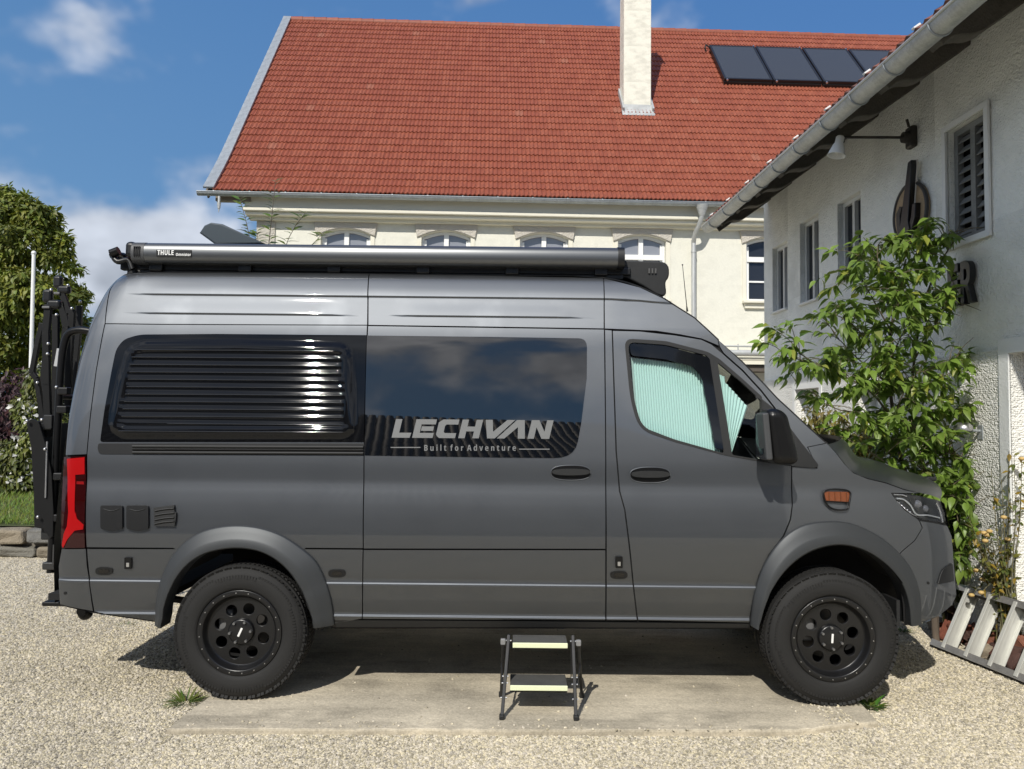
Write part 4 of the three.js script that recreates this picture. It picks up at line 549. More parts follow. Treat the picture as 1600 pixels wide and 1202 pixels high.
{ // inner shell: dark sheet behind the gaps (kept clear of the cab windows and the arches), floor, far side
  const back = [pts([[182, 431], [400, 428], [760, 433], [940, 437], [950, 600], [960, 860], [990, 966], [520, 964], [512, 925], [494, 880], [460, 850], [420, 836], [375, 832], [330, 836], [290, 858], [262, 890], [252, 960], [150, 950], [140, 860], [142, 700], [156, 580]]),
    pts([[950, 517], [976, 518], [984, 600], [1000, 690], [1010, 700], [1130, 735], [1236, 740], [1236, 800], [1215, 840], [1190, 880], [1178, 960], [998, 966], [970, 780]]), pts([[946, 440], [1030, 470], [1085, 500], [1118, 532], [1090, 525], [1030, 514], [946, 511]]),
    pts([[1242, 720], [1290, 700], [1320, 730], [1400, 768], [1420, 805], [1438, 822], [1408, 854], [1363, 830], [1300, 812], [1250, 820]])];
  const g = merge([...back.slice(0, 1).map((b) => sheet(b, { off: -0.03, rim: 0 })), ...backs]); vp('inner_shell', g, M.dark);
  const far = []; for (const k in panels) for (const p of panels[k]) far.push(mirror(p)); vp('far_side', merge(far), M.paint);
  const fd = merge([box(0.02, 1.7, 1.3, 0.55, 1.45, ZC), box(2.2, 0.04, 1.84, -0.35, 0.58, ZC), box(0.72, 0.04, 1.84, -2.5, 0.62, ZC), box(1.0, 0.04, 1.8, 1.1, 0.6, ZC), box(0.6, 0.5, 1.2, 2.2, 0.85, ZC)]); vp('floor', fd, M.dark);
}
// ---- wheel arch flares and liners
for (const [ai, ao] of [[rArchIn, rArchOut], [fArchIn, fArchOut]]) {
  const I2 = pts(ai.map((p) => p)), O2 = pts(ao.map((p) => p)), n = 48, resample = (l) => { const c = new THREE.CatmullRomCurve3(l.map(([x, y]) => V(x, y, 0))); return c.getSpacedPoints(n); }, a = resample(I2), b = resample(O2), P = [], I = [];
  const W = 9; for (let i = 0; i <= n; i++) { const k = [[b[i], 0, -0.004], [b[i], 0.0, 0.012], [b[i], 0.06, 0.020], [b[i], 0.3, 0.034], [b[i], 0.55, 0.046], [b[i], 0.62, 0.052], [b[i], 0.92, 0.058], [b[i], 1.0, 0.052], [b[i], 1.0, -0.08]]; for (const [p, t, off] of k) { const x = lerp(p.x, a[i].x, t), y = lerp(p.y, a[i].y, t); P.push(x, y, Z0 - Math.min(inset(b[i].x, b[i].y), 0.14) * 0.9 + off - 0.004); } if (i) for (let j = 1; j < W; j++) { const q = i * W + j; I.push(q, q - 1, q - W, q - 1, q - W - 1, q - W); } }
  const g = raw(P, null, P.filter((_, i) => i % 3 < 2), I); vp('wheel_arch_flare', g, M.flare); 
  const LP = [], LI = []; const aa = a.filter((p) => p.y > 0.76); aa.forEach((p, i) => { LP.push(p.x, p.y, Z0 + 0.0, p.x, p.y + 0.01, Z0 - 0.62); if (i) { const q = i * 2; LI.push(q - 2, q - 1, q, q, q - 1, q + 1); } });
  const cx = (a[0].x + a[n].x) / 2; const liner = new THREE.CircleGeometry(0.42, 32, 0, Math.PI).translate(cx, 0.80, Z0 - 0.62);
  vp('arch_liner', merge([raw(LP, null, null, LI), liner]), M.dark);
}
// ---- windows
const glassRear = [[573, 523.5], [340, 521.5], [217, 522.5], [194, 530], [181, 545], [174, 580], [163, 640], [156, 691], [569, 691.5], [571, 600]];
vp('rear_window_surround', sheet(roundPoly(pts(glassRear), [0, 0, 0.05, 0.03, 0.05, 0, 0, 0.02, 0, 0]), { off: 0.004, rim: 0.008, gap: 0.002 }), M.gloss);
{ // raised double-glazed camper window with its moulded ribs
  const o = pts([[540, 533], [375, 528.5], [222, 530], [196, 541], [184, 580], [170, 645], [166, 672], [190, 688], [540, 688], [561, 675], [558, 600], [553, 548]]), rp = roundPoly(o, [0.05, 0, 0.04, 0.05, 0, 0, 0.05, 0.03, 0.03, 0.05, 0, 0.04]);
  const inside = (x, y, poly) => { let d = 9; const n = poly.length; for (let i = 0; i < n; i++) { const a = poly[i], b = poly[(i + 1) % n], dx = b[0] - a[0], dy = b[1] - a[1], t = clamp(((x - a[0]) * dx + (y - a[1]) * dy) / (dx * dx + dy * dy || 1), 0, 1); d = Math.min(d, Math.hypot(x - a[0] - t * dx, y - a[1] - t * dy)); } return d; };
  const yA = onSide(370, 548)[1], yZ = onSide(370, 674.5)[1], bul = (x, y) => { const d = inside(x, y, rp); return 0.020 * smoothstep(d, 0, 0.055) - 0.007 * smoothstep(d, 0.068, 0.088) + 0.0020 * smoothstep(d, 0.085, 0.1) * Math.cos((y - yZ - 0.012 * (x + 1.6) * 0) / (yA - yZ) * 11 * 2 * Math.PI); };
  const XC = XCUT.length; for (let x = -2.6; x < -0.9; x += 0.03) XCUT.push(x); XCUT.sort((a, b) => a - b); const YS = YCUT.slice(); for (let y = 1.55; y < 2.33; y += 0.0055) YCUT.push(y); YCUT.sort((a, b) => a - b);
  const w = vp('rear_side_window', sheet(rp, { off: 0.006, bulge: bul, rim: 0.01 }), M.gloss); XCUT.length = 0; for (let x = -3.1; x < -2.6; x += 0.02) XCUT.push(x); for (let x = -2.6; x < 2.3; x += 0.09) XCUT.push(x); for (let x = 2.3; x < 3.25; x += 0.018) XCUT.push(x); YCUT.splice(0, YCUT.length, ...YS);
  const rib = phys(0.012, 0.013, 0.015, 0.05, { ior: 1.7 });
  for (let i = 0; i < 12; i++) { const k = i / 11, y0 = lerp(547, 673.5, k), xa = lerp(211, 188, k) + (i === 10 ? 74 : 0), xb = lerp(522, 537, Math.min(1, k * 1.4)); const line = []; for (let j = 0; j <= 12; j++) { const [x, y] = onSide(lerp(xa, xb, j / 12), y0 + 2.2 * j / 12); line.push(V(x, y, surfZ(x, y, 0.006 + bul(x, y) + 0.001))); } wpart('rib', tube(line, 0.0042, 14, 6), rib, w); }
  vp('window_rail', sheet(roundPoly(pts([[569, 693], [154, 693], [152.5, 700], [155, 710], [569, 712]]), [0, 0.01, 0.01, 0.02, 0]), { off: 0.003, rim: 0.01 }), M.black);
  const l3 = (py, off) => [208, 300, 400, 500, 568].map((x) => { const [a, b] = onSide(x, py + (x - 208) * 0.004); return V(a, b, surfZ(a, b, off)); });
  vp('awning_rail', merge([tube(l3(697.5, 0.006), 0.011, 20, 8), tube(l3(707, 0.006), 0.010, 20, 8), ...[0, 1].map((i) => { const p = l3(702, 0.006); const a = p[i * 3], b = p[i * 3 + 1]; return between(p[0], p[4], 0.009, 6); })]), M.rubber);
}
const doorGlass = vp('sliding_door_window', sheet(roundPoly(pts([[573.5, 524.5], [760, 526.5], [917, 529], [916.5, 590], [908, 660], [898, 716], [760, 714.5], [570, 711.5], [571.5, 600]]), [0, 0, 0.055, 0, 0, 0.13, 0, 0, 0]), { off: 0.0045, rim: 0.007 }), M.tint);
{ // lettering on the sliding door glass
  const put = (g, name, mat = M.print) => { if (g.index) g = g.toNonIndexed(); const p = g.attributes.position, N = []; for (let i = 0; i < p.count; i++) { const [x, y] = onSide(p.getX(i), -p.getY(i)), n = surfN(x, y); p.setXYZ(i, x, y, surfZ(x, y, 0.0062)); N.push(n.x, n.y, n.z); } g.setAttribute('normal', new THREE.Float32BufferAttribute(N, 3)); return wpart(name, g, mat, doorGlass); };
  const x0 = 612, x1 = 865, yb = 684, yt = 655, h = yb - yt, sl = 0.24; // letter boxes sheared to the right; y grows downwards, so shapes use minus y
  const F = (list) => list.map((poly) => { const s = new THREE.Shape(); poly.forEach(([x, y], i) => { const X = x + sl * y * h, Y = -(yb + (x - x0) * 0.008) + y * h; i ? s.lineTo(X, Y) : s.moveTo(X, Y); }); return s; });
  const L = []; const t = 0.27;
  L.push([[612, 0], [640, 0], [641, t], [622, t], [622, 1], [612, 1]]);
  L.push([[644, 0], [676, 0], [676, t], [654, t], [654, 1 - t], [676, 1 - t], [676, 1], [644, 1]]); L.push([[655, 0.38], [674, 0.38], [674, 0.62], [655, 0.62]]);
  L.push([[682, 0.1], [686, 0], [711, 0], [711, t], [693, t], [691, 0.34], [691, 0.66], [693, 1 - t], [711, 1 - t], [711, 1], [686, 1], [680, 0.84], [680, 0.2]]);
  L.push([[716, 0], [726, 0], [726, 0.37], [738, 0.37], [738, 0], [748, 0], [748, 1], [738, 1], [738, 0.63], [726, 0.63], [726, 1], [716, 1]]);
  L.push([[752, 1], [763, 1], [768, 0.36], [786, 1], [798, 1], [773, 0], [761, 0]]);
  L.push([[776, 0], [788, 0], [805, 0.62], [809, 0], [820, 0], [813, 1], [801, 1]]);
  L.push([[824, 0], [834, 0], [834, 0.62], [846, 0], [858, 0], [858, 1], [848, 1], [848, 0.38], [836, 1], [824, 1]]);
  put(new THREE.ShapeGeometry(F(L)), 'lettering');
  const shapes = FONT.generateShapes('B u i l t  f o r  A d v e n t u r e', 9.2), g = new THREE.ShapeGeometry(shapes, 4); g.computeBoundingBox(); const bb = g.boundingBox, k = (806 - 663) / (bb.max.x - bb.min.x); g.translate(-bb.min.x, 0, 0).scale(k, 1, 1).translate(663, -704.5, 0); put(g, 'tagline');
  const rule = (a, b, y) => new THREE.PlaneGeometry(b - a, 1.5).translate((a + b) / 2, -y, 0); put(merge([rule(610.5, 657, 699.3), rule(811, 858.6, 702)]), 'rule');
}
{ // cab door: rubber frame, panes, pleated sun shade behind, wind deflector, sail panel, mirror
  vp('window_seal', sheet(pts(winOut), { holes: [pts(fw1), pts(fw2)], off: 0.003, rim: 0.03 }), M.rubber);
  const clear = phys(0.84, 0.94, 0.92, 0.01, { transmission: 1, thickness: 0, ior: 1.5 });
  vp('door_window', sheet(pts(fw1), { off: -0.008, rim: 0 }), clear); vp('quarter_window', sheet(pts(fw2), { off: -0.008, rim: 0 }), clear);
  const shadeM = phys(0.60, 0.72, 0.70, 0.8, { transmission: 0.06, thickness: 0, side: THREE.DoubleSide });
  const P = [], I = [], n = 74; for (let i = 0; i <= n; i++) { const k = i / n, px = lerp(988, 1136, k), pt = 558 + 18 * k + 12 * smoothstep(k, 0.8, 1), pb = lerp(664, 722, k); for (const py of [pt, pb]) { const q = onSide(px + (py - pt) * 0.075, py); P.push(q[0], q[1], surfZ(q[0], q[1], -0.045 + (i % 2 ? 0.010 : -0.006))); } if (i) { const b = i * 2; I.push(b - 2, b - 1, b, b, b - 1, b + 1); } }
  { const b0 = P.length / 3, m = 22; for (let i = 0; i <= m; i++) { const k = i / m, top = onSide(lerp(1118, 1172, k), lerp(577, 636, k)), bot = onSide(lerp(1130, 1144, k), lerp(716, 716, k)); for (const q of [top, bot]) P.push(q[0], q[1], surfZ(q[0], q[1], -0.048 + (i % 2 ? 0.012 : -0.004))); if (i) { const b = b0 + i * 2; I.push(b - 2, b - 1, b, b, b - 1, b + 1); } } }
  vp('sun_shade', raw(P, null, P.filter((_, i) => i % 3 < 2), I).toNonIndexed(), shadeM).geometry.computeVertexNormals();
  vp('wind_deflector', sheet(roundPoly(pts([[983, 537.5], [1040, 541], [1108, 559], [1130, 704], [1117, 702], [1096, 590], [1082, 573], [1040, 562], [986, 556]]), [0.03, 0, 0.02, 0.01, 0.01, 0.03, 0.03, 0.02, 0.02]), { off: 0.012, rim: 0.016 }), phys(0.006, 0.007, 0.009, 0.05, { ior: 1.45 }));
  vp('sail_panel', sheet(roundPoly(pts([[1190, 624], [1213, 642], [1229, 662], [1243, 681], [1279, 728], [1272, 731.5], [1237, 728.5], [1190, 722]]), [0, 0, 0, 0, 0.02, 0.01, 0, 0]), { off: 0.012, rim: 0.02 }), M.plastic);
  // interior seen through the quarter window: steering wheel and dashboard
  vp('cab_lining', merge([box(0.6, 0.85, 0.02, 0.98, 1.78, Z0 - 0.42), box(0.5, 0.02, 0.3, 0.9, 2.3, Z0 - 0.4)]), M.dark); vp('dashboard', rbox(0.5, 0.3, 1.6, 1.55, 1.28, ZC, 0.05, 2), M.plastic); vp('steering_wheel', new THREE.TorusGeometry(0.19, 0.016, 8, 28).rotateY(Math.PI / 2).rotateZ(0.5).translate(1.2, 1.42, ZC - 0.4), M.rubber);
  const zM = Z0 + 0.19, mc = atZ(1213, 682, zM), mw = 0.080, mh = 0.162, m = new THREE.Group(); m.name = 'door_mirror'; van.add(m); m.updateMatrixWorld(true);
  const shell = new RoundedBoxGeometry(mw * 2, mh * 2, 0.2, 4, 0.05), p = shell.attributes.position; for (let i = 0; i < p.count; i++) { const y = p.getY(i) / mh, x = p.getX(i); p.setX(i, x + 0.022 * y * -1 + (x > 0 ? -0.05 * Math.max(0, y - 0.1) : 0)); } shell.computeVertexNormals(); shell.translate(mc.x + 0.012, mc.y, mc.z);
  wpart('housing', shell, M.satin, m); wpart('housing_edge', bar(V(mc.x - mw + 0.012, mc.y - mh * 0.85, mc.z + 0.03), V(mc.x - mw - 0.012, mc.y + mh * 0.85, mc.z + 0.03), 0.04, 0.13, V(0, 0, 1), 0.012), std(0.05, 0.052, 0.055, 0.5), m);
  wpart('arm', bar(V(mc.x + 0.06, mc.y - 0.12, zM - 0.08), V(mc.x + 0.12, mc.y - 0.10, Z0 - 0.03), 0.1, 0.1, V(0, 1, 0), 0.02), M.plastic, m); wpart('mirror_glass', rbox(0.004, mh * 1.6, 0.15, mc.x - mw - 0.012, mc.y, mc.z - 0.01, 0.02), phys(0.02, 0.022, 0.025, 0.05, { ior: 1.6 }), m);
}
// ---- door handles in their dishes
for (const [cx, cy, w, h] of [[892, 739, 30.5, 11], [1016, 742.5, 31, 11.5]]) {
  const el = (a, b, dx = 0, dy = 0) => { const o = []; for (let i = 0; i < 32; i++) { const t = i / 32 * 2 * Math.PI, c = Math.cos(t), s = Math.sin(t); o.push([cx + dx + a * Math.sign(c) * Math.pow(Math.abs(c), 0.8), cy + dy + b * Math.sign(s) * Math.pow(Math.abs(s), 0.8)]); } return o; };
  const d = vp('door_handle', sheet(pts(el(w, h)), { off: 0.003, rim: 0.006 }), M.satin); 
  wpart('grip', sheet(pts(el(w * 0.97, h * 0.46, 0, -1.5)), { off: 0.018, rim: 0.02, bulge: (x, y) => 0.008 }), M.plastic, d);
  wpart('edge_ring', (() => { const l = pts(el(w + 0.6, h + 0.6)).map(([x, y]) => V(x, y, surfZ(x, y, 0.002))); return tube(l, 0.0035, 48, 5, true); })(), M.paint, d);
}
// ---- small fittings on the side
for (const [x0, x1, y0, y1, kind] of [[159, 193, 789.5, 829, 0], [199.5, 233.5, 789.5, 829, 0], [241, 277, 789, 823, 1]]) {
  const r = roundPoly(pts(kind ? [[242, 793], [274, 789], [274, 799], [277, 801], [276, 813], [274, 822], [243, 822]] : [[x0, y0], [x1, y0], [x1, y1 - 3], [(x0 + x1) / 2, y1 + 1], [x0, y1 - 3]]), kind ? 0.004 : 0.014), f = vp(kind ? 'side_vent' : 'service_flap', sheet(r, { off: 0.018, rim: 0.03 }), kind ? M.rubber : M.black);
  if (!kind) { const a = pts([[x0 + 5, y0 + 5.5], [(x0 + x1) / 2, y0 + 8.5], [x1 - 5, y0 + 5.5]]).map(([x, y]) => V(x, y, surfZ(x, y, 0.019))); wpart('lip', tube(a, 0.0035, 10, 5), M.plastic, f); }
  else for (const dy of [797, 804, 811, 817]) { const a = pts([[244, dy + 1], [258, dy - 1.6], [274, dy - 3]]).map(([x, y]) => V(x, y, surfZ(x, y, 0.02))); wpart('louvre', tube(a, 0.006, 8, 5), M.plastic, f); }
}
const oval = (cx, cy, a, b) => { const o = []; for (let i = 0; i < 28; i++) { const t = i / 28 * 2 * Math.PI, c = Math.cos(t), s = Math.sin(t); o.push([cx + a * Math.sign(c) * Math.pow(Math.abs(c), 0.7), cy + b * Math.sign(s) * Math.pow(Math.abs(s), 0.7)]); } return o; };
for (const [x, y] of [[163, 892.5], [526.5, 896], [967, 898.5]]) { const m = vp('side_marker_lamp', sheet(pts(oval(x, y, 13.5, 6.3)), { off: 0.006, rim: 0.01 }), M.black); wpart('lens', sheet(pts(oval(x, y, 8, 3.4)), { off: 0.009, rim: 0.004 }), phys(0.008, 0.007, 0.006, 0.1), m); }
for (const [x, y] of [[201, 880], [967, 878.5]]) { const m = vp('strap_holder', sheet(roundPoly(pts([[x - 5.5, y - 9], [x + 5.5, y - 9], [x + 5.5, y + 9], [x - 5.5, y + 9]]), 0.006), { off: 0.012, rim: 0.02 }), M.satin); wpart('slot', sheet(roundPoly(pts([[x - 2.2, y - 1], [x + 2.2, y - 1], [x + 2.2, y + 5.5], [x - 2.2, y + 5.5]]), 0.003), { off: 0.0145, rim: 0.004 }), M.bolt, m); }
{ // amber repeater in its protective frame
  const m = vp('indicator_lamp', sheet(roundPoly(pts([[1286, 768], [1326, 768.5], [1325, 785], [1290, 784]]), 0.006), { off: 0.014, rim: 0.03 }), phys(0.16, 0.04, 0.008, 0.15, { clearcoat: 0.6 }));
  for (const dx of [0, 9, 18, 27]) { const a = pts([[1294 + dx, 769], [1294.5 + dx, 784]]).map(([x, y]) => V(x, y, surfZ(x, y, 0.015))); wpart('lens_rib', between(a[0], a[1], 0.003, 5), phys(0.12, 0.04, 0.015, 0.2), m); }
  const fr = pts([[1286, 768], [1326, 768.5], [1325, 785], [1322, 795], [1299, 794.5], [1288, 784]]).map(([x, y]) => V(x, y, surfZ(x, y, 0.018))); wpart('guard', tube(fr, 0.0055, 48, 6, true), M.satin, m);
  const fv = pts([[1300, 792], [1289, 783], [1325, 785]]).map(([x, y]) => V(x, y, surfZ(x, y, 0.017))); wpart('guard_bar', tube([fv[1], fv[2]], 0.004, 8, 5), M.satin, m);
}
{ // tail lamp wrapping round the rear corner
  const o = roundPoly(pts([[101, 714], [135, 712], [134.5, 780], [134, 856.5], [96.5, 856.5], [96.5, 815], [99, 745]]), 0.008), t = vp('tail_lamp', sheet(o, { off: 0.008, rim: 0.02, gap: 0.002 }), phys(0.022, 0.0015, 0.0015, 0.05, { ior: 1.5 }));
  const red = phys(0.32, 0.004, 0.005, 0.25, { ior: 1.35 });
  wpart('light_band', sheet(pts([[106, 717], [133.5, 714.5], [133.5, 741], [119, 742], [118, 800], [122, 811], [132, 820], [131, 827], [118, 829], [107, 842], [100, 856], [98, 852], [101, 834], [106, 822], [108, 800], [107, 760]]), { off: 0.012, rim: 0.004 }), red, t);
  wpart('light_band', sheet(pts([[121, 752], [132.5, 752.5], [132.5, 757], [121, 756.5]]), { off: 0.012, rim: 0.004 }), phys(0.2, 0.006, 0.006, 0.12, { clearcoat: 1 }), t);
}
{ // headlamp
  const hp = pts([[1392.5, 771], [1420, 772.5], [1440, 776], [1469, 782.5], [1476, 803], [1478, 818], [1458, 814.5], [1433, 809.5], [1414.5, 796.5], [1401, 781.5]]), h = vp('headlamp', sheet(hp, { off: -0.022, rim: 0.02 }), phys(0.03, 0.031, 0.033, 0.35, { metalness: 0.5 }));
  const chrome = phys(0.6, 0.6, 0.62, 0.18, { metalness: 1 }), lamp = phys(0.55, 0.56, 0.57, 0.2, { metalness: 0.6 });
  const strip = (px, off, r, mat, nm) => wpart(nm, tube(pts(px).map(([x, y]) => V(x, y, surfZ(x, y, off))), r, 24, 6), mat, h);
  strip([[1402, 779.5], [1413, 781], [1424, 790], [1433, 804], [1452, 806], [1470, 810]], -0.012, 0.006, lamp, 'light_guide'); strip([[1397, 773], [1412, 774], [1418, 776]], -0.012, 0.006, chrome, 'light_guide'); strip([[1403, 784], [1414, 794], [1425, 803], [1434, 807]], -0.014, 0.004, chrome, 'light_guide'); strip([[1464, 786], [1470, 800], [1474, 817]], -0.008, 0.007, chrome, 'light_guide');
  for (const [x, y, r] of [[1436, 789, 7], [1448, 796, 6]]) { const [a, b] = onSide(x, y); const g = new THREE.SphereGeometry(r * 0.0043, 16, 10, 0, 6.3, 0, 1.6).rotateX(Math.PI / 2).rotateY(0.5).translate(a, b, surfZ(a, b, -0.028)); wpart('projector', g, phys(0.1, 0.1, 0.11, 0.03, { ior: 1.8 }), h); }
  wpart('bezel', sheet(pts([[1422, 778], [1446, 782], [1455, 796], [1453, 803], [1436, 801], [1427, 789]]), { off: -0.016, rim: 0.006, holes: [pts(oval(1437, 790, 6, 5))] }), M.black, h);
  for (const [x, y] of [[1407, 787], [1411, 790.5], [1415, 794], [1419.5, 797.5], [1424, 801]]) { const [a, b] = onSide(x, y); wpart('led', new THREE.SphereGeometry(0.008, 8, 6).translate(a, b, surfZ(a, b, -0.016)), chrome, h); }
  wpart('lens', sheet(hp, { off: 0.002, rim: 0.004 }), phys(0.9, 0.92, 0.94, 0.01, { transmission: 1, thickness: 0, ior: 1.5 }), h);
  const fv = vp('fog_lamp_vent', sheet(roundPoly(pts([[1488, 880], [1491, 908], [1464.5, 913], [1471, 893]]), 0.012), { off: 0.003, rim: 0.006 }), M.black); wpart('trim', tube(pts([[1465, 912], [1472, 892], [1486, 881]]).map(([x, y]) => V(x, y, surfZ(x, y, 0.006))), 0.004, 12, 5), M.plastic, fv);
  for (const [x, y] of [[1450, 911]]) { const [a, b] = onSide(x, y); vp('parking_sensor', new THREE.CylinderGeometry(0.009, 0.009, 0.01, 14).rotateX(Math.PI / 2).translate(a, b, surfZ(a, b)), M.black); }
  { const [a, b] = onSide(102, 927); vp('parking_sensor', new THREE.CylinderGeometry(0.009, 0.009, 0.01, 14).rotateX(Math.PI / 2).translate(a, b, surfZ(a, b)), M.black); }
  vp('bonnet_hinge_cover', rbox(0.07, 0.03, 0.07, atZ(1459, 752, -5.4).x, 1.36, -5.45, 0.01), M.plastic);
}
// ---- wheels
{
  const hubs = [[373.5, 991, 24], [1302.5, 999.5, 4]], R = 0.408, TW = 0.25, zf = Z0 + 0.022;
  const prof = [[0.250, -0.02], [0.262, 0.0], [0.275, 0.006], [0.300, 0.012], [0.330, 0.012], [0.355, 0.006], [0.372, -0.003], [0.388, -0.016], [0.397, -0.03], [0.4, -0.06], [0.4, -TW + 0.06], [0.397, -TW + 0.03], [0.388, -TW + 0.016], [0.36, -TW + 0.0], [0.3, -TW - 0.008], [0.25, -TW + 0.02]];
  const tyreG = new THREE.LatheGeometry(prof.map(([r, a]) => new THREE.Vector2(r, a)), 96).rotateX(Math.PI / 2);
  const tread = [], N = 88; for (let i = 0; i < N; i++) { const a = i / N * 2 * Math.PI, put = (w, l, h, z, r, da, tw = 0) => { const g = box(w, h, l, 0, 0, 0); g.rotateY(tw); g.translate(0, r, z); g.rotateZ(a + da); tread.push(g); };
    for (const s of [0, 1]) { const z = s ? -TW + 0.03 : -0.03; put(0.030, 0.021, 0.014, z - (s ? -1 : 1) * 0.004, 0.3985, 0.02 * s); { const g = box(0.019, 0.026, 0.006, 0, 0, 0); g.rotateX(s ? -0.6 : 0.6); g.translate(0, 0.388, s ? -TW + 0.0125 : -0.0125); g.rotateZ(a + 0.02 * s + (i % 2 ? 0.012 : 0)); tread.push(g); } put(0.020, 0.034, 0.014, s ? -TW + 0.085 : -0.085, 0.3985, 0.05, s ? 0.4 : -0.4); } put(0.020, 0.036, 0.014, -TW / 2, 0.3985, 0.03, 0.3); }
  const side = []; for (let i = 0; i < 120; i++) { const a = i / 120 * 2 * Math.PI, sec = Math.floor(i / 15) % 2; side.push(box(sec ? 0.006 : 0.011, sec ? 0.022 : 0.014, 0.004).translate(0, sec ? 0.338 : 0.352, sec ? 0.0115 : 0.0075).rotateZ(a)); if (i % 3 === 0 && sec) side.push(box(0.012, 0.004, 0.004).translate(0, 0.328, 0.0125).rotateZ(a)); }
  const ringG = (r0, r1, z0, z1) => new THREE.LatheGeometry([[r0, z0], [r0, z1], [r1, z1], [r1, z0]].map(([r, a]) => new THREE.Vector2(r, a)), 72).rotateX(Math.PI / 2);
  const disc = new THREE.Shape(); disc.absarc(0, 0, 0.214, 0, Math.PI * 2, false); for (let i = 0; i < 8; i++) { const h = new THREE.Path(), a = (i + 0.5) / 8 * 2 * Math.PI; h.absarc(0.139 * Math.cos(a), 0.139 * Math.sin(a), 0.037, 0, Math.PI * 2, true); disc.holes.push(h); }
  const discG = new THREE.ExtrudeGeometry(disc, { depth: 0.014, bevelEnabled: true, bevelSize: 0.003, bevelThickness: 0.003, bevelSegments: 2, curveSegments: 28 }); discG.translate(0, 0, -0.062);
  const lipG = new THREE.LatheGeometry([[0.200, -0.046], [0.209, -0.04], [0.217, -0.02], [0.224, -0.004], [0.229, 0.002], [0.252, 0.002], [0.257, -0.002], [0.258, -0.02]].map(([r, a]) => new THREE.Vector2(r, a)), 72).rotateX(Math.PI / 2);
  const capG = new THREE.LatheGeometry([[0.0, 0.004], [0.03, 0.004], [0.068, 0.0], [0.078, -0.008], [0.080, -0.045]].map(([r, a]) => new THREE.Vector2(r, a)), 40).rotateX(Math.PI / 2).translate(0, 0, -0.022);
  const rimM = phys(0.0075, 0.0075, 0.008, 0.3), boltG = new THREE.CylinderGeometry(0.0045, 0.0045, 0.006, 8).rotateX(Math.PI / 2), nutG = new THREE.CylinderGeometry(0.008, 0.009, 0.018, 6).rotateX(Math.PI / 2), dimM = std(0.22, 0.22, 0.22, 0.4, { metalness: 0.7 });
  hubs.forEach(([px, py, logo], k) => {
    const c = atZ(px, py, zf), y = SLAB + R - 0.004; const w = new THREE.Group(); w.name = 'wheel'; van.add(w); w.position.set(c.x, y, zf - ZC); w.updateMatrixWorld(true); if (k === 0) console.log('hub', c.x.toFixed(3), c.y.toFixed(3), 'want', y.toFixed(3));
    const spin = 0.1 + k * 0.5; const add = (n, g, m) => part(n, g, m, w);
    add('tyre', tyreG, M.tyre); add('tread', merge(tread), M.tyre).rotation.z = spin; add('sidewall_relief', merge(side), M.tyre).rotation.z = spin + 0.4;
    add('rim', merge([discG, lipG]), rimM).rotation.z = spin; add('barrel', new THREE.CylinderGeometry(0.205, 0.2, 0.16, 48, 1, true).rotateX(Math.PI / 2).translate(0, 0, -0.16), M.dark);
    for (let i = 0; i < 20; i++) { const a = i / 20 * 2 * Math.PI + spin; const b = add('bolt', boltG, M.bolt); b.position.set(0.2405 * Math.cos(a), 0.2405 * Math.sin(a), 0.004); b.scale.setScalar(0.75); }
    add('hub_cap', capG, rimM); for (let i = 0; i < 6; i++) { const a = i / 6 * 2 * Math.PI + spin; add('wheel_nut', nutG, dimM).position.set(0.064 * Math.cos(a), 0.064 * Math.sin(a), -0.015); }
    const lg = add('emblem', rbox(0.013, 0.056, 0.004, 0, 0, 0, 0.002), M.white); lg.position.set(0, 0, -0.014); lg.rotation.z = degToRad(-logo);
    add('brake_disc', new THREE.CylinderGeometry(0.15, 0.15, 0.02, 40).rotateX(Math.PI / 2).translate(0, 0, -0.16), std(0.09, 0.085, 0.08, 0.5, { metalness: 0.8 })); add('caliper', rbox(0.09, 0.16, 0.09, -0.12, 0.04, -0.13, 0.02), std(0.12, 0.12, 0.12, 0.5)); add('back_plate', new THREE.CylinderGeometry(0.2, 0.2, 0.02, 32).rotateX(Math.PI / 2).translate(0, 0, -0.235), M.dark);
    const f = w.clone(); f.position.z = -(zf - ZC); f.rotation.y = Math.PI; van.add(f);
  });
  const cr = atZ(373.5, 991, zf).x, cf = atZ(1302.5, 999.5, zf).x;
  vp('axle', merge([between(V(cr, 0.40, Z0 - 0.2), V(cr, 0.40, Z0 - 1.8), 0.05, 12), new THREE.SphereGeometry(0.15, 16, 12).translate(cr, 0.4, ZC), between(V(cf, 0.42, Z0 - 0.2), V(cf, 0.42, Z0 - 1.8), 0.05, 12)]), M.dark);
  vp('leaf_spring', merge([bar(V(cr - 0.62, 0.56, Z0 - 0.35), V(cr, 0.47, Z0 - 0.35), 0.03, 0.06, V(0, 0, 1)), bar(V(cr, 0.47, Z0 - 0.35), V(cr + 0.62, 0.54, Z0 - 0.35), 0.03, 0.06, V(0, 0, 1))]), M.dark);
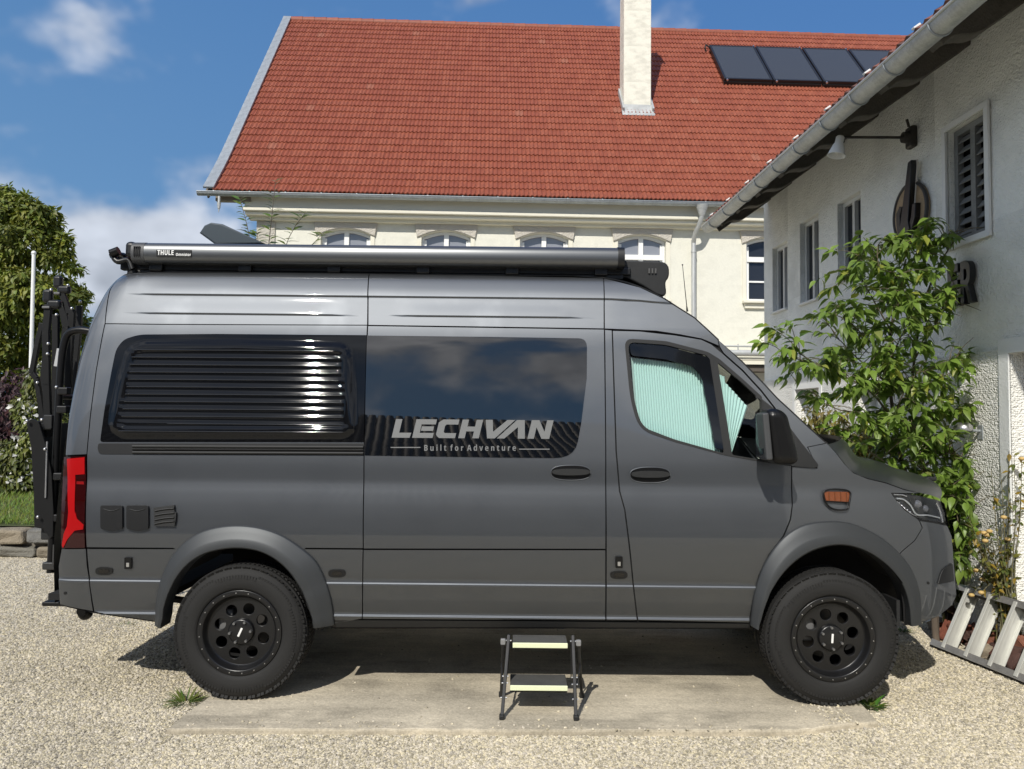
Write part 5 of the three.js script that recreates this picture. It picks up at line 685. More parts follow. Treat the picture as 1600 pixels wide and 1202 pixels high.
  vp('underbody', merge([rbox(2.2, 0.22, 0.16, -0.1, 0.40, Z0 - 1.86, 0.04), rbox(0.9, 0.26, 0.55, 0.5, 0.44, Z0 - 1.4, 0.05), rbox(1.0, 0.22, 0.4, -0.9, 0.44, Z0 - 1.5, 0.05), box(1.7, 0.16, 1.5, -0.2, 0.5, ZC), box(1.3, 0.5, 0.75, cr, 1.12, ZC), box(0.82, 0.4, 0.7, cr + 0.12, 0.68, ZC), box(1.45, 0.5, 0.7, cf + 0.18, 0.68, ZC), box(1.2, 0.5, 0.75, cf, 1.12, ZC), box(0.5, 0.2, 0.5, 1.1, 0.48, ZC), between(V(-2.3, 0.42, ZC - 0.3), V(1.4, 0.42, ZC - 0.3), 0.04, 10), box(0.5, 0.03, 0.3, 0.98, 0.485, Z0 - 0.35), box(0.32, 0.2, 0.8, -2.72, 0.62, ZC)]), M.dark);
  vp('tow_bar', merge([rbox(0.16, 0.03, 1.5, atZ(85, 946, -5.0).x, atZ(85, 944, -5.0).y, ZC, 0.01), between(V(-2.72, 0.5, Z0 - 0.2), V(-2.72, 0.5, Z0 - 1.8), 0.03, 10), new THREE.SphereGeometry(0.045, 14, 10).translate(atZ(133, 961, -5.0).x, atZ(133, 958, -5).y, -5.0)]), M.satin);
  vp('mud_flap', merge([box(0.02, 0.16, 0.22, cf + 0.43, 0.58, Z0 - 0.16), box(0.03, 0.12, 0.3, cr + 0.47, 0.5, Z0 - 0.2)]), M.rubber);
}
// ---- roof rack, awning, roof vent, aerial
{
  const zA = Z0 - 0.23, a = atZ(190, 396, zA), b = atZ(977, 398.5, zA), top = atZ(560, 380.5, zA).y, bot = atZ(560, 412.5, zA).y, h = top - bot, my = (top + bot) / 2;
  const aw = new THREE.Group(); aw.name = 'awning'; van.add(aw); aw.updateMatrixWorld(true);
  const s = new THREE.Shape(); s.moveTo(-0.20, h / 2); s.lineTo(-0.03, h / 2); s.bezierCurveTo(0.02, h / 2, 0.03, h * 0.25, 0.032, 0.0); s.bezierCurveTo(0.034, -h * 0.3, 0.02, -h * 0.5, -0.02, -h / 2); s.lineTo(-0.2, -h / 2); s.lineTo(-0.2, h / 2);
  const run = (sh, x0, x1, bev = 0) => new THREE.ExtrudeGeometry(sh, { depth: x1 - x0, bevelEnabled: bev > 0, bevelSize: bev, bevelThickness: bev, bevelSegments: 2, curveSegments: 14 }).rotateY(Math.PI / 2).scale(1, 1, -1).translate(x0, my, zA - 0.03);
  const fix = (g) => { const ix = g.index; const p = g.attributes.position; for (let i = 0; i < p.count; i += 3) for (const at of ['position', 'normal', 'uv']) { const q = g.attributes[at], n = q.itemSize; for (let c = 0; c < n; c++) { const t = q.array[(i + 1) * n + c]; q.array[(i + 1) * n + c] = q.array[(i + 2) * n + c]; q.array[(i + 2) * n + c] = t; } } g.computeVertexNormals(); return g; };
  const xc = atZ(224, 395, zA).x, xd = atZ(966, 398, zA).x;
  const m = new THREE.CylinderGeometry(); const shape2 = () => s;
  // the case is a lathe-free extrusion; z is flipped so that its rounded face looks at the camera
  const roll = (x0, x1, grow) => { const P = [], I = [], pr = s.getPoints(12).map((p) => V(0, p.y * grow, p.x)), n = pr.length; for (const x of [x0, x1]) for (const p of pr) P.push(x, my + p.y, zA - 0.03 + p.z + (grow - 1) * 0.04); for (let i = 0; i + 1 < n; i++) I.push(i, n + i, i + 1, i + 1, n + i, n + i + 1); const g = raw(P, null, P.filter((_, i) => i % 3 < 2), I).toNonIndexed(); const c = (x, f) => { const q = new THREE.ShapeGeometry(new THREE.Shape(pr.map((p) => new THREE.Vector2(p.z, p.y))), 1).rotateY(-Math.PI / 2); q.translate(x, my, zA - 0.03 + (grow - 1) * 0.04); return q; }; g.computeVertexNormals(); return merge([g, c(x0), c(x1)]); };
  wpart('case', (() => { const P = [], N = [], I = [], n = 40; for (const x of [xc, xd]) for (let i = 0; i <= n; i++) { const p = s.getPoint(i / n), q = s.getTangent(i / n); P.push(x, my + p.y, zA - 0.03 + p.x); N.push(0, -q.x, q.y); } for (let i = 0; i < n; i++) { const o = n + 1; I.push(i, i + 1, o + i, i + 1, o + i + 1, o + i); } return raw(P, N.map((v) => -v * (N[3 * 20 + 2] > 0 ? -1 : 1)), P.filter((_, i) => i % 3 < 2), I); })(), phys(0.13, 0.135, 0.14, 0.34, { metalness: 0.75, clearcoat: 0.3, clearcoatRoughness: 0.3 }), aw);
  const xa = atZ(204, 395, zA).x, xe = atZ(976.5, 398, zA).x; wpart('end_cap', roll(xa, xc, 1.03), std(0.05, 0.052, 0.055, 0.5), aw); wpart('end_cap', roll(xd, xe, 1.06), M.black, aw);
  wpart('end_cap_nose', rbox(0.07, h * 0.8, 0.16, xa - 0.02, my + 0.02, zA - 0.1, 0.03, 3), M.black, aw);
  wpart('vent_slots', merge([0, 1, 2, 3].map((i) => rbox(0.006, h * 0.5, 0.01, lerp(xa, xc, 0.5) + (i - 1.5) * 0.012, my, zA + 0.004, 0.002))), M.dark, aw);
  { // name plate and its print
    const p0 = atZ(244.5, 389, zA), p1 = atZ(299.5, 402, zA), zP = zA + 0.0035, w = p1.x - p0.x, hh = p0.y - p1.y; const plate = wpart('name_plate', rbox(w, hh * 0.86, 0.006, (p0.x + p1.x) / 2, (p0.y + p1.y) / 2 - 0.002, zP, 0.002), M.black, aw);
    const word = (t, px0, px1, py, size) => { const g = new THREE.ShapeGeometry(FONT.generateShapes(t, size), 5); g.computeBoundingBox(); const bb = g.boundingBox, x0 = atZ(px0, py, zP).x, x1 = atZ(px1, py, zP).x, y = atZ(px0, py, zP).y; return g.translate(-bb.min.x, 0, 0).scale((x1 - x0) / (bb.max.x - bb.min.x), 1, 1).translate(x0, y, zP + 0.0042); };
    wpart('print', merge([word('THULE', 246, 271.5, 398.5, 0.032), word('Omnistor', 275, 298.5, 400, 0.018)]), M.whiteGloss, aw);
  }
  // rack: low dark rails and cross bars on the roof, brackets, wind deflector at the front
  const rk = new THREE.Group(); rk.name = 'roof_rack'; van.add(rk); rk.updateMatrixWorld(true);
  const r0 = atZ(190, 418, Z0 - 0.36), r1 = atZ(985, 422, Z0 - 0.36), yT = atZ(560, 411, Z0 - 0.3).y, yR = r0.y;
  wpart('side_rail', merge([rbox(r1.x - r0.x, 0.05, 0.05, (r0.x + r1.x) / 2, yR + 0.005, Z0 - 0.36, 0.008), rbox(r1.x - r0.x - 0.1, 0.03, 0.03, (r0.x + r1.x) / 2, yR - 0.035, Z0 - 0.345, 0.006), rbox(r1.x - r0.x, 0.05, 0.05, (r0.x + r1.x) / 2, yR + 0.02, Z0 - 1.64, 0.008)]), M.black, rk);
  for (let i = 0; i < 7; i++) wpart('cross_bar', rbox(0.06, 0.035, 1.34, lerp(r0.x + 0.15, r1.x - 0.1, i / 6), yR + 0.05, ZC, 0.01), M.black, rk);
  wpart('deck_panel', box(r1.x - r0.x - 0.1, 0.02, 1.2, (r0.x + r1.x) / 2, yR + 0.02, ZC), M.black, rk);
  for (let i = 0; i < 6; i++) { const x = lerp(r0.x + 0.25, r1.x - 0.2, i / 5); wpart('bracket', merge([rbox(0.09, 0.06, 0.14, x, yR - 0.0, Z0 - 0.37, 0.01), rbox(0.06, 0.05, 0.06, x, yR - 0.05, Z0 - 0.36, 0.01)]), M.black, rk); }
  { const p = [[177, 398], [200, 407], [207, 421]].map(([x, y]) => atZ(x, y, Z0 - 0.3)); wpart('rear_bar', merge([tube([p[0].clone().add(V(0.02, 0.015, -0.1)), p[0], p[0].clone().add(V(0.04, -0.05, 0.02)), p[1], p[2]], 0.019, 30, 8), tube([p[0], p[0].clone().add(V(-0.01, 0.005, -0.7)), p[0].clone().add(V(0, 0, -1.3))], 0.03, 12, 8)]), M.black, rk); wpart('clamp', between(p[0].clone().add(V(0.0, 0.0, 0.03)), p[0].clone().add(V(0.05, 0.02, 0.03)), 0.03, 8), M.satin, rk); }
  { // wind deflector with its slots
    const zz = Z0 - 0.36, o = roundPoly([[977, 409], [1043, 411], [1044, 432], [1037, 440], [1040, 461], [1028, 459], [1008, 446], [985, 434], [960, 428], [950, 424]], [2, 14, 8, 7, 8, 5, 5, 5, 4, 2]).map(([x, y]) => atZ(x, y, zz)), s2 = new THREE.Shape(o.map((p) => new THREE.Vector2(p.x, p.y)));
    wpart('wind_deflector', new THREE.ExtrudeGeometry(s2, { depth: 1.26, bevelEnabled: true, bevelSize: 0.01, bevelThickness: 0.012, bevelSegments: 3 }).translate(0, 0, zz - 1.27), M.plastic, rk);
    for (const x of [1014, 1019, 1024]) { const q = atZ(x, 424, zz); wpart('slot', rbox(0.012, 0.034, 0.006, q.x, q.y, zz + 0.012, 0.002), std(0.07, 0.07, 0.07, 0.5), rk); }
  }
  { // tilted lid of the roof vent
    const z = ZC + 0.45, o = [[316, 364], [322, 355], [331, 351], [347, 353], [410, 380], [338, 380]].map(([x, y]) => atZ(x, y, z)), sh = new THREE.Shape(o.map((p) => new THREE.Vector2(p.x, p.y))), v = vp('roof_vent_lid', new THREE.ExtrudeGeometry(sh, { depth: 0.6, bevelEnabled: true, bevelSize: 0.012, bevelThickness: 0.02, bevelSegments: 3 }).translate(0, 0, z - 0.6), phys(0.045, 0.058, 0.068, 0.3));
    const b = atZ(372, 400, z); wpart('base', rbox(0.5, 0.1, 0.55, b.x, b.y - 0.05, z - 0.3, 0.02), M.black, v);
  }
  { const z = Z0 - 0.75, a0 = atZ(1074, 487, z), a1 = atZ(1066.5, 414, z); vp('aerial', merge([between(a0, a1, 0.0035, 6, 0.002), between(a0, a0.clone().lerp(a1, 0.12), 0.008, 8, 0.004), new THREE.SphereGeometry(0.006, 8, 6).translate(a1.x, a1.y, a1.z)]), M.black); }
}
// ---- folded bicycle carrier on the rear doors
{
  const bc = new THREE.Group(); bc.name = 'bicycle_carrier'; van.add(bc); bc.updateMatrixWorld(true);
  const P = (px, py, z) => atZ(px, py, z), flat = phys(0.005, 0.0052, 0.0056, 0.5, { specularIntensity: 0.6 }), Q = (list, z) => list.map(([x, y]) => P(x, y, z));
  const frame = (z, nm) => wpart(nm, tube(Q([[150, 519], [122, 516], [107, 521], [99.5, 540], [95, 575], [92, 620], [88, 700], [83.5, 800], [78.5, 895]], z), 0.024, 60, 10), M.satin, bc);
  frame(-5.05, 'tube_frame'); frame(-6.3, 'tube_frame');
  wpart('cross_tube', merge([between(P(93, 620, -5.05), P(93, 620, -5.05).setZ(-6.3), 0.018, 8), between(P(86, 760, -5.05), P(86, 760, -5.05).setZ(-6.3), 0.018, 8), between(P(80, 880, -5.05), P(80, 880, -5.05).setZ(-6.3), 0.022, 8)]), M.satin, bc);
  // folded platform: upright flat bars with bolts and hooked ends
  const bars = [[[76, 476], [72, 520], [73, 600], [76, 680], 0.045, -5.1], [[87, 492], [87, 560], [86, 640], [85, 720], 0.042, -5.25], [[96, 472], [104, 512], [100, 540], [97, 600], 0.05, -5.5], [[113, 484], [111, 520], [108, 560], [106, 640], 0.042, -5.35], [[124, 478], [122, 520], [118, 560], [112, 640], 0.046, -5.7], [[66, 505], [58, 540], [50, 583], [57, 592], 0.034, -5.4], [[57, 592], [62, 620], [68, 660], [72, 700], 0.034, -5.4], [[70, 560], [66, 600], [64, 660], [64, 700], 0.03, -5.8]];
  for (const [a, b, c, d, w, z] of bars) { const q = Q([a, b, c, d], z), g = []; for (let i = 0; i < 3; i++) g.push(bar(q[i], q[i + 1].clone().lerp(q[i], -0.03), w, 0.03, V(0, 0, 1), 0.004)); wpart('folded_bar', merge(g), flat, bc); }
  for (const [x, y, z] of [[75, 463, -5.1], [91, 441, -5.5]]) { const c = P(x, y, z); wpart('hook', merge([rbox(0.06, 0.09, 0.05, c.x, c.y, z, 0.02, 3).rotateZ(0), rbox(0.09, 0.06, 0.05, c.x + 0.045, c.y - 0.055, z, 0.02, 3)]), M.black, bc); const t = P(x, y + 18, z); wpart('strap_band', rbox(0.05, 0.016, 0.06, t.x, t.y, z, 0.004), std(0.12, 0.12, 0.12, 0.5), bc); }
  wpart('arm', bar(P(93, 446, -5.5), P(108, 490, -5.5), 0.04, 0.03), flat, bc);
  // lower platform half, tapering down, with lightening holes
  const sh = [[41, 659], [50, 655], [60, 660], [72, 700], [80, 740], [83, 800], [82, 838], [78, 842], [68, 826], [54, 824], [53, 770], [49, 700]], z = -5.0, pl = sh.map(([x, y]) => P(x, y, z)), s = new THREE.Shape(pl.map((p) => new THREE.Vector2(p.x, p.y)));
  for (const [x, y, r] of [[57, 690, 3], [60, 715, 3], [63, 740, 3.2], [66, 765, 3.2], [68, 790, 3]]) { const c = P(x, y, z), h = new THREE.Path(); h.absarc(c.x, c.y, r * 0.0041, 0, 6.283, true); s.holes.push(h); }
  wpart('platform_side', new THREE.ExtrudeGeometry(s, { depth: 0.02, bevelEnabled: true, bevelSize: 0.002, bevelThickness: 0.002, bevelSegments: 1 }).translate(0, 0, z - 0.02), flat, bc);
  const s2 = new THREE.ExtrudeGeometry(s, { depth: 0.02, bevelEnabled: false }).translate(0.03, 0.03, -5.7); wpart('platform_side', s2, flat, bc);
  wpart('platform_rail', merge([bar(P(60, 662, -5.05), P(72, 826, -5.05), 0.03, 1.15, V(0, 0, 1)).translate(0, 0, -0.6)]), M.black, bc);
  wpart('prop_rod', between(P(73.5, 690, -4.99), P(71, 778, -4.99), 0.006, 8), M.bolt, bc);
  for (const [x, y, zz] of [[79.5, 453, -5.07], [106, 446, -5.47], [88, 492, -5.22], [112, 482, -5.32], [125, 471, -5.67], [58, 598, -5.37], [42, 658, -4.97], [65, 656, -4.97], [59, 808, -4.97], [70, 702, -4.97], [75, 537, -5.07], [74, 553, -5.07], [88, 605, -5.0]]) { const c = P(x, y, zz); wpart('bolt', new THREE.SphereGeometry(0.0105, 10, 8).translate(c.x, c.y, zz), M.bolt, bc); }
  wpart('reflector_plate', bar(P(93, 545, -5.1), P(88, 573, -5.1), 0.035, 0.01), std(0.4, 0.41, 0.42, 0.4), bc);
  for (const y of [611, 640, 745, 810]) { const c = P(lerp(97, 84, (y - 600) / 250), y, -5.0); wpart('hinge_bracket', rbox(0.07, 0.05, 0.06, c.x - 0.0, c.y, -5.03, 0.01), M.black, bc); }
  for (const y of [660, 760, 830]) { const c = P(lerp(82, 78, (y - 660) / 200), y, -5.1); wpart('rail_holder', rbox(0.06, 0.1, 0.08, c.x, c.y, -5.08, 0.01), M.plastic, bc); }
  const f = P(90, 868, -5.02); wpart('door_clamp', merge([between(V(f.x, f.y - 0.06, -5.02), V(f.x, f.y + 0.07, -5.02), 0.03, 12), rbox(0.16, 0.05, 0.05, f.x - 0.02, f.y - 0.07, -5.04, 0.01)]), std(0.06, 0.06, 0.06, 0.35, { metalness: 0.6 }), bc);
}
// ---------------------------------------------------------------- plants
function leafGeo(L, W, fold = 0.25, droop = 0.25, seg = 3) { // a pointed leaf along +y, its face towards +z, folded on the midrib
  const P = [], I = []; const wd = (t) => Math.sin(Math.PI * Math.pow(t, 0.75)) * (1 - 0.25 * t);
  for (let i = 0; i <= seg; i++) { const t = i / seg, y = t * L, z = -droop * L * t * t, w = W / 2 * Math.max(0.02, wd(t)); P.push(-w, y, z + fold * w, 0, y, z, w, y, z + fold * w); if (i) { const b = i * 3; I.push(b - 3, b - 2, b, b - 2, b + 1, b, b - 2, b - 1, b + 1, b - 1, b + 2, b + 1); } }
  return raw(P, null, P.filter((_, i) => i % 3 < 2), I);
}
const leafM = (r, g, b, t = 0.38, rough = 0.5) => phys(r, g, b, rough, { transmission: t, thickness: 0, side: THREE.DoubleSide, specularIntensity: 0.6 });
function place(pos, dir, face, s) { const y = dir.clone().normalize(), z = face.clone().addScaledVector(y, -face.dot(y)).normalize(), x = y.clone().cross(z); return new THREE.Matrix4().makeBasis(x.multiplyScalar(s), y.multiplyScalar(s), z.multiplyScalar(s)).setPosition(pos); }
const ball = (r) => { let v; do v = V(r() * 2 - 1, r() * 2 - 1, r() * 2 - 1); while (v.lengthSq() > 1 || v.lengthSq() < 0.01); return v; };
function leaves(name, geo, mat, list, parent) { // list of [world matrix, colour factor triple]
  const m = new THREE.InstancedMesh(geo, mat, list.length), inv = parent.matrixWorld.clone().invert(), c = new THREE.Color(); list.forEach(([q, t], i) => { m.setMatrixAt(i, inv.clone().multiply(q)); m.setColorAt(i, c.setRGB(...t)); }); m.name = name; m.castShadow = m.receiveShadow = true; m.userData.kind = 'stuff'; parent.add(m); return m;
}
// leaves filling blobs [centre, radius vector, number]
function fill(blobs, r, size, jitter = 0.5, hue = 0.3) {
  const out = []; for (const [c, R, n] of blobs) { const tone = 0.75 + 0.5 * r(); for (let i = 0; i < n; i++) { const v = ball(r), l = v.length(), k = Math.pow(l, 0.45) / l, p = V(c.x + v.x * R.x * k, c.y + v.y * R.y * k, c.z + v.z * R.z * k); const lump = fbm(p.x * 2.2 + p.z, p.y * 2.2, 3, 0, 7); if (lump < 0.36) continue; p.addScaledVector(ball(r), 0.06); const dir = v.clone().normalize().multiplyScalar(0.6).add(ball(r).multiplyScalar(jitter)).add(V(0, -0.55, 0)), face = v.clone().normalize().add(V(0, 0.9, 0)).add(ball(r).multiplyScalar(0.6)); const t = tone * (0.7 + 0.6 * r()), w = r() * hue; out.push([place(p, dir, face, size * (0.7 + 0.6 * r())), [t * (1 + w), t, t * (1 - w * 0.5)]]); } }
  return out;
}
function branchTube(list, r0, r1, seg = 8) { // tapering branch through points
  const c = new THREE.CatmullRomCurve3(list, false, 'centripetal'), n = Math.max(6, list.length * 5), fr = c.computeFrenetFrames(n, false), P = [], N = [], U = [], I = [];
  for (let i = 0; i <= n; i++) { const p = c.getPointAt(i / n), rr = lerp(r0, r1, i / n); for (let j = 0; j <= seg; j++) { const a = j / seg * 2 * Math.PI, nx = fr.normals[i].clone().multiplyScalar(Math.cos(a)).addScaledVector(fr.binormals[i], Math.sin(a)); P.push(p.x + nx.x * rr, p.y + nx.y * rr, p.z + nx.z * rr); N.push(nx.x, nx.y, nx.z); U.push(j / seg * 0.3, i / n * 2); if (i && j) { const q = i * (seg + 1) + j; I.push(q, q - 1, q - seg - 1, q - 1, q - seg - 2, q - seg - 1); } } }
  return raw(P, N, U, I);
}
const bark = new THREE.MeshStandardMaterial({ map: barkTex, roughness: 0.9 });
// ---- left: retaining wall, lawn, shrubs, tree, pole
{
  const zw = atGround(20, 868).z, h = 0.37, x0 = -9.6, x1 = -4.2, r = rng(21);
  const w = thing('stone_wall', 'low wall of rough grey brown stones holding up the lawn', 'wall', [0, 0, zw]);
  const mats = [[0.25, 0.215, 0.16], [0.20, 0.19, 0.16], [0.28, 0.235, 0.17], [0.16, 0.155, 0.14]].map((c) => std(...c, 0.92, { map: noiseTex, bumpMap: plasterBump, bumpScale: 0.02 }));
  for (let row = 0; row < 2; row++) { let x = x0 + r() * 0.3; while (x < x1) { const L = 0.26 + 0.3 * r(), hh = row ? 0.21 : 0.145, y = row ? 0.15 : 0.0; const g = new RoundedBoxGeometry(L - 0.035, hh - 0.022, 0.3, 3, 0.04), p = g.attributes.position, s = Math.floor(r() * 999); for (let i = 0; i < p.count; i++) { const k = 0.07 * (fbm(p.getX(i) * 6 + s, p.getY(i) * 7 + p.getZ(i) * 5, 3) - 0.5); p.setXYZ(i, p.getX(i) + k, p.getY(i) + k * 0.8, p.getZ(i) + k * 1.6); } g.computeVertexNormals(); const m = part('stone', metricUV(g, 1.4), mats[Math.floor(r() * 4)], w); m.position.set(x + L / 2, y + hh / 2 + 0.012 * (r() - 0.5), 0.05 * r()); m.rotation.set(0.06 * (r() - 0.5), 0.12 * (r() - 0.5), 0.07 * (r() - 0.5)); m.scale.set(1.02, 1 + 0.12 * (r() - 0.4), 1); x += L; } }
  part('mortar', box(x1 - x0, 0.34, 0.2, (x0 + x1) / 2, 0.17, -0.06), std(0.16, 0.145, 0.12, 0.95), w);
  const lawn = new THREE.PlaneGeometry(30, 14, 60, 28).rotateX(-Math.PI / 2).translate(-19, 0.36, zw - 7.0); structure('lawn', lawn, std(0.07, 0.085, 0.022, 0.95, { map: noiseTex }));
  const g = leafGeo(1, 0.12, 0.1, 0.5, 2), list = [], rr = rng(4); for (let i = 0; i < 26000; i++) { const z = zw - 0.08 - 5.2 * Math.pow(rr(), 1.4), x = -4.6 - rr() * 9; list.push([place(V(x, 0.36, z), V((rr() - 0.5) * 1.2, 1, (rr() - 0.5) * 1.2), V(rr() - 0.5, 0.2, rr() - 0.2), 0.05 + 0.07 * rr()), [0.8 + 0.6 * rr(), 0.8 + 0.5 * rr(), 0.7]]); }
  const gr = thing('lawn_grass', 'short sunlit green grass of the lawn above the stone wall', 'grass', [0, 0, 0]); gr.userData.kind = 'stuff'; leaves('grass_blades', g, leafM(0.125, 0.185, 0.03, 0.3), list, gr);
}
{ // the large tree
  const r = rng(31), z = -17.5, blob = (px, py, R, n, dz = 0, sy = 0.8) => { const c = atZ(px, py, z + dz), k = R / 1202 * -(z + dz); return [c, V(k, k * sy, k * 0.9), n]; };
  const base = atZ(-40, 700, z), t = thing('broad_tree', 'large leafy tree at the left edge of the yard, behind the white pole', 'tree', [base.x, 0.36, z]);
  const P = (px, py, dz = 0) => atZ(px, py, z + dz);
  wpart('trunk', merge([branchTube([V(base.x, 0.3, z), P(-38, 600), P(-30, 520), P(-20, 450)], 0.22, 0.12), branchTube([P(-34, 560), P(10, 500, 0.5), P(50, 450, 0.5), P(75, 420, 0.3)], 0.1, 0.03), branchTube([P(-30, 520), P(0, 440, -0.5), P(20, 370, -0.4), P(30, 330)], 0.1, 0.03), branchTube([P(-30, 500), P(20, 470, 0.4), P(70, 450, 0.2), P(100, 440, 0)], 0.06, 0.02)]), bark, t);
  const blobs = [blob(-90, 420, 120, 1500), blob(-30, 350, 60, 1100), blob(20, 335, 40, 900, 0.3), blob(55, 340, 34, 700, 0.6), blob(80, 352, 18, 200, 0.5), blob(40, 385, 52, 1300, 0.8), blob(85, 415, 38, 900, 0.6), blob(110, 428, 24, 350, 0.4), blob(65, 455, 58, 1400, 1), blob(112, 470, 28, 600, 0.8), blob(30, 470, 60, 1200, 1), blob(-40, 470, 90, 1200), blob(90, 505, 50, 1000, 0.6), blob(40, 530, 60, 1100, 0.3), blob(-20, 550, 80, 1100, 0), blob(105, 550, 44, 700, 0.4), blob(60, 580, 50, 700, 0), blob(128, 455, 12, 120, 0.5), blob(97, 375, 16, 160, 0.6), blob(35, 312, 16, 160, 0.2), blob(5, 305, 18, 200, 0), blob(120, 520, 26, 400, -0.5)];
  leaves('crown', leafGeo(1, 0.55, 0.25, 0.3, 2), leafM(0.165, 0.23, 0.032, 0.45), fill(blobs.flatMap(([c, R, n]) => { const o = [[c, R.clone().multiplyScalar(0.86), Math.round(n * 1.2)]]; for (let i = 0; i < 5; i++) { const v = ball(r).normalize(), k = R.x * (0.22 + 0.14 * r()); o.push([c.clone().add(V(v.x * R.x * 0.85, v.y * R.y * 0.9, Math.abs(v.z) * R.z * 0.85)), V(k, k * 0.7, k), Math.round(n * 0.16)]); } return o; }), r, 0.15, 1.0, 0.4), t);
}
{ // white pole
  const p = atZ(48, 640, -15), q = atZ(52.5, 397, -15), t = thing('flagpole', 'slim white pole standing on the lawn left of the van', 'pole', [p.x, 0.36, -15]); wpart('mast', between(V(p.x, 0.3, -15), V(q.x, q.y, -15), 0.04, 12, 0.033), M.whiteGloss, t); wpart('cap', new THREE.SphereGeometry(0.045, 12, 8).translate(q.x, q.y + 0.02, -15), M.whiteGloss, t);
}
{ // shrubs behind the lawn
  const mk = (name, label, cat, z, blobs, mat, size, seed, geo = leafGeo(1, 0.45, 0.2, 0.3, 2), hue = 0.3) => { const r = rng(seed), c = blobs.map(([px, py, R, n, dz = 0]) => { const p = atZ(px, py, z + dz), k = R / 1202 * -z; return [p, V(k, k * 0.9, k * 0.8), n]; }); const b = c[0][0], t = thing(name, label, cat, [b.x, 0.36, z]); wpart('stem', merge(c.slice(0, 4).map(([p]) => branchTube([V(b.x + 0.1 * (p.x - b.x), 0.3, z), V(lerp(b.x, p.x, 0.5), p.y * 0.5, z), p], 0.035, 0.01, 6))), bark, t); leaves('foliage', geo, mat, fill(c, r, size, 0.8, hue), t); return [t, c]; };
  mk('purple_shrub', 'dark purple leaved shrub at the left edge, behind the lawn', 'shrub', -14.6, [[5, 640, 45, 1300], [20, 610, 36, 900], [-20, 680, 60, 1200], [18, 680, 34, 800], [34, 640, 20, 300]], leafM(0.05, 0.03, 0.04, 0.2), 0.12, 41, undefined, 0.5);
  const [t, c] = mk('flowering_shrub', 'light green shrub with white blossom at the end of the lawn beside the van', 'shrub', -13.4, [[52, 690, 34, 900], [30, 715, 36, 900], [48, 640, 26, 600], [58, 600, 22, 500], [10, 725, 36, 800], [40, 745, 30, 600], [70, 660, 40, 900], [75, 590, 26, 500]], leafM(0.12, 0.16, 0.03, 0.4), 0.13, 43);
  { const r = rng(49), list = []; for (let i = 0; i < 420; i++) { const [p, R] = c[Math.floor(r() * c.length)], v = ball(r).normalize(); v.z = Math.abs(v.z); const q = V(p.x + v.x * R.x * 1.02, p.y + v.y * R.y * 1.02, p.z + v.z * R.z * 1.05); if (fbm(q.x * 3 + 9, q.y * 3, 2, 0, 5) < 0.52) continue; list.push([place(q, ball(r), v, 0.07 + 0.05 * r()), [1, 1, 1]]); } leaves('blossom', leafGeo(1, 0.8, 0.3, 0.2, 2), leafM(0.78, 0.77, 0.74, 0.3), list, t); }
  mk('dark_hedge', 'dense dark green hedge behind the shrubs at the back of the lawn', 'hedge', -19.5, [[-60, 640, 70, 1500], [0, 650, 70, 1500], [60, 650, 70, 1500], [120, 650, 70, 1500], [180, 650, 70, 1200], [240, 650, 70, 1200], [300, 650, 70, 1200], [0, 590, 60, 1200], [80, 590, 60, 1200], [-60, 590, 60, 900], [20, 710, 60, 900], [100, 710, 60, 900], [-50, 720, 60, 900]], leafM(0.045, 0.07, 0.014, 0.25), 0.22, 45);
}
{ // slender shoots rising behind the awning
  const r = rng(61), z = -8.6, b = atZ(420, 700, z), t = thing('young_shoots', 'slender leafy shoots showing above the awning at the house corner', 'shrub', [b.x, 0, z]), L = [], S = [];
  for (const line of [[[410, 700], [402, 500], [392, 385], [384, 345], [375, 312]], [[412, 700], [412, 480], [420, 380], [425, 335], [430, 284]], [[418, 700], [430, 480], [446, 385], [462, 352], [476, 334]], [[416, 700], [420, 480], [405, 390], [401, 362]], [[420, 700], [440, 480], [470, 400], [492, 378], [503, 366]]]) {
    const p = line.map(([x, y], i) => i ? atZ(x, y, z + 0.1 * (r() - 0.5)) : V(b.x + 0.1 * (r() - 0.5), 0, z)); S.push(branchTube(p, 0.016, 0.003, 5)); const c = new THREE.CatmullRomCurve3(p); for (let i = 0; i < 60; i++) { const k = 0.5 + 0.5 * i / 59, q = c.getPointAt(k), d = c.getTangentAt(k); for (const s of [-1, 1]) if (r() < 0.72) L.push([place(q, V(s * 0.9, 0.2 + 0.4 * r(), (r() - 0.5) * 1.4).addScaledVector(d, 0.2), V(0, 1, 0.5).add(ball(r).multiplyScalar(0.5)), 0.075 + 0.075 * r()), [0.8 + 0.5 * r(), 0.9 + 0.3 * r(), 0.8]]); } }
  wpart('stem', merge(S), bark, t); leaves('foliage', leafGeo(1, 0.42, 0.25, 0.3, 3), leafM(0.09, 0.135, 0.03, 0.35), L, t);
}
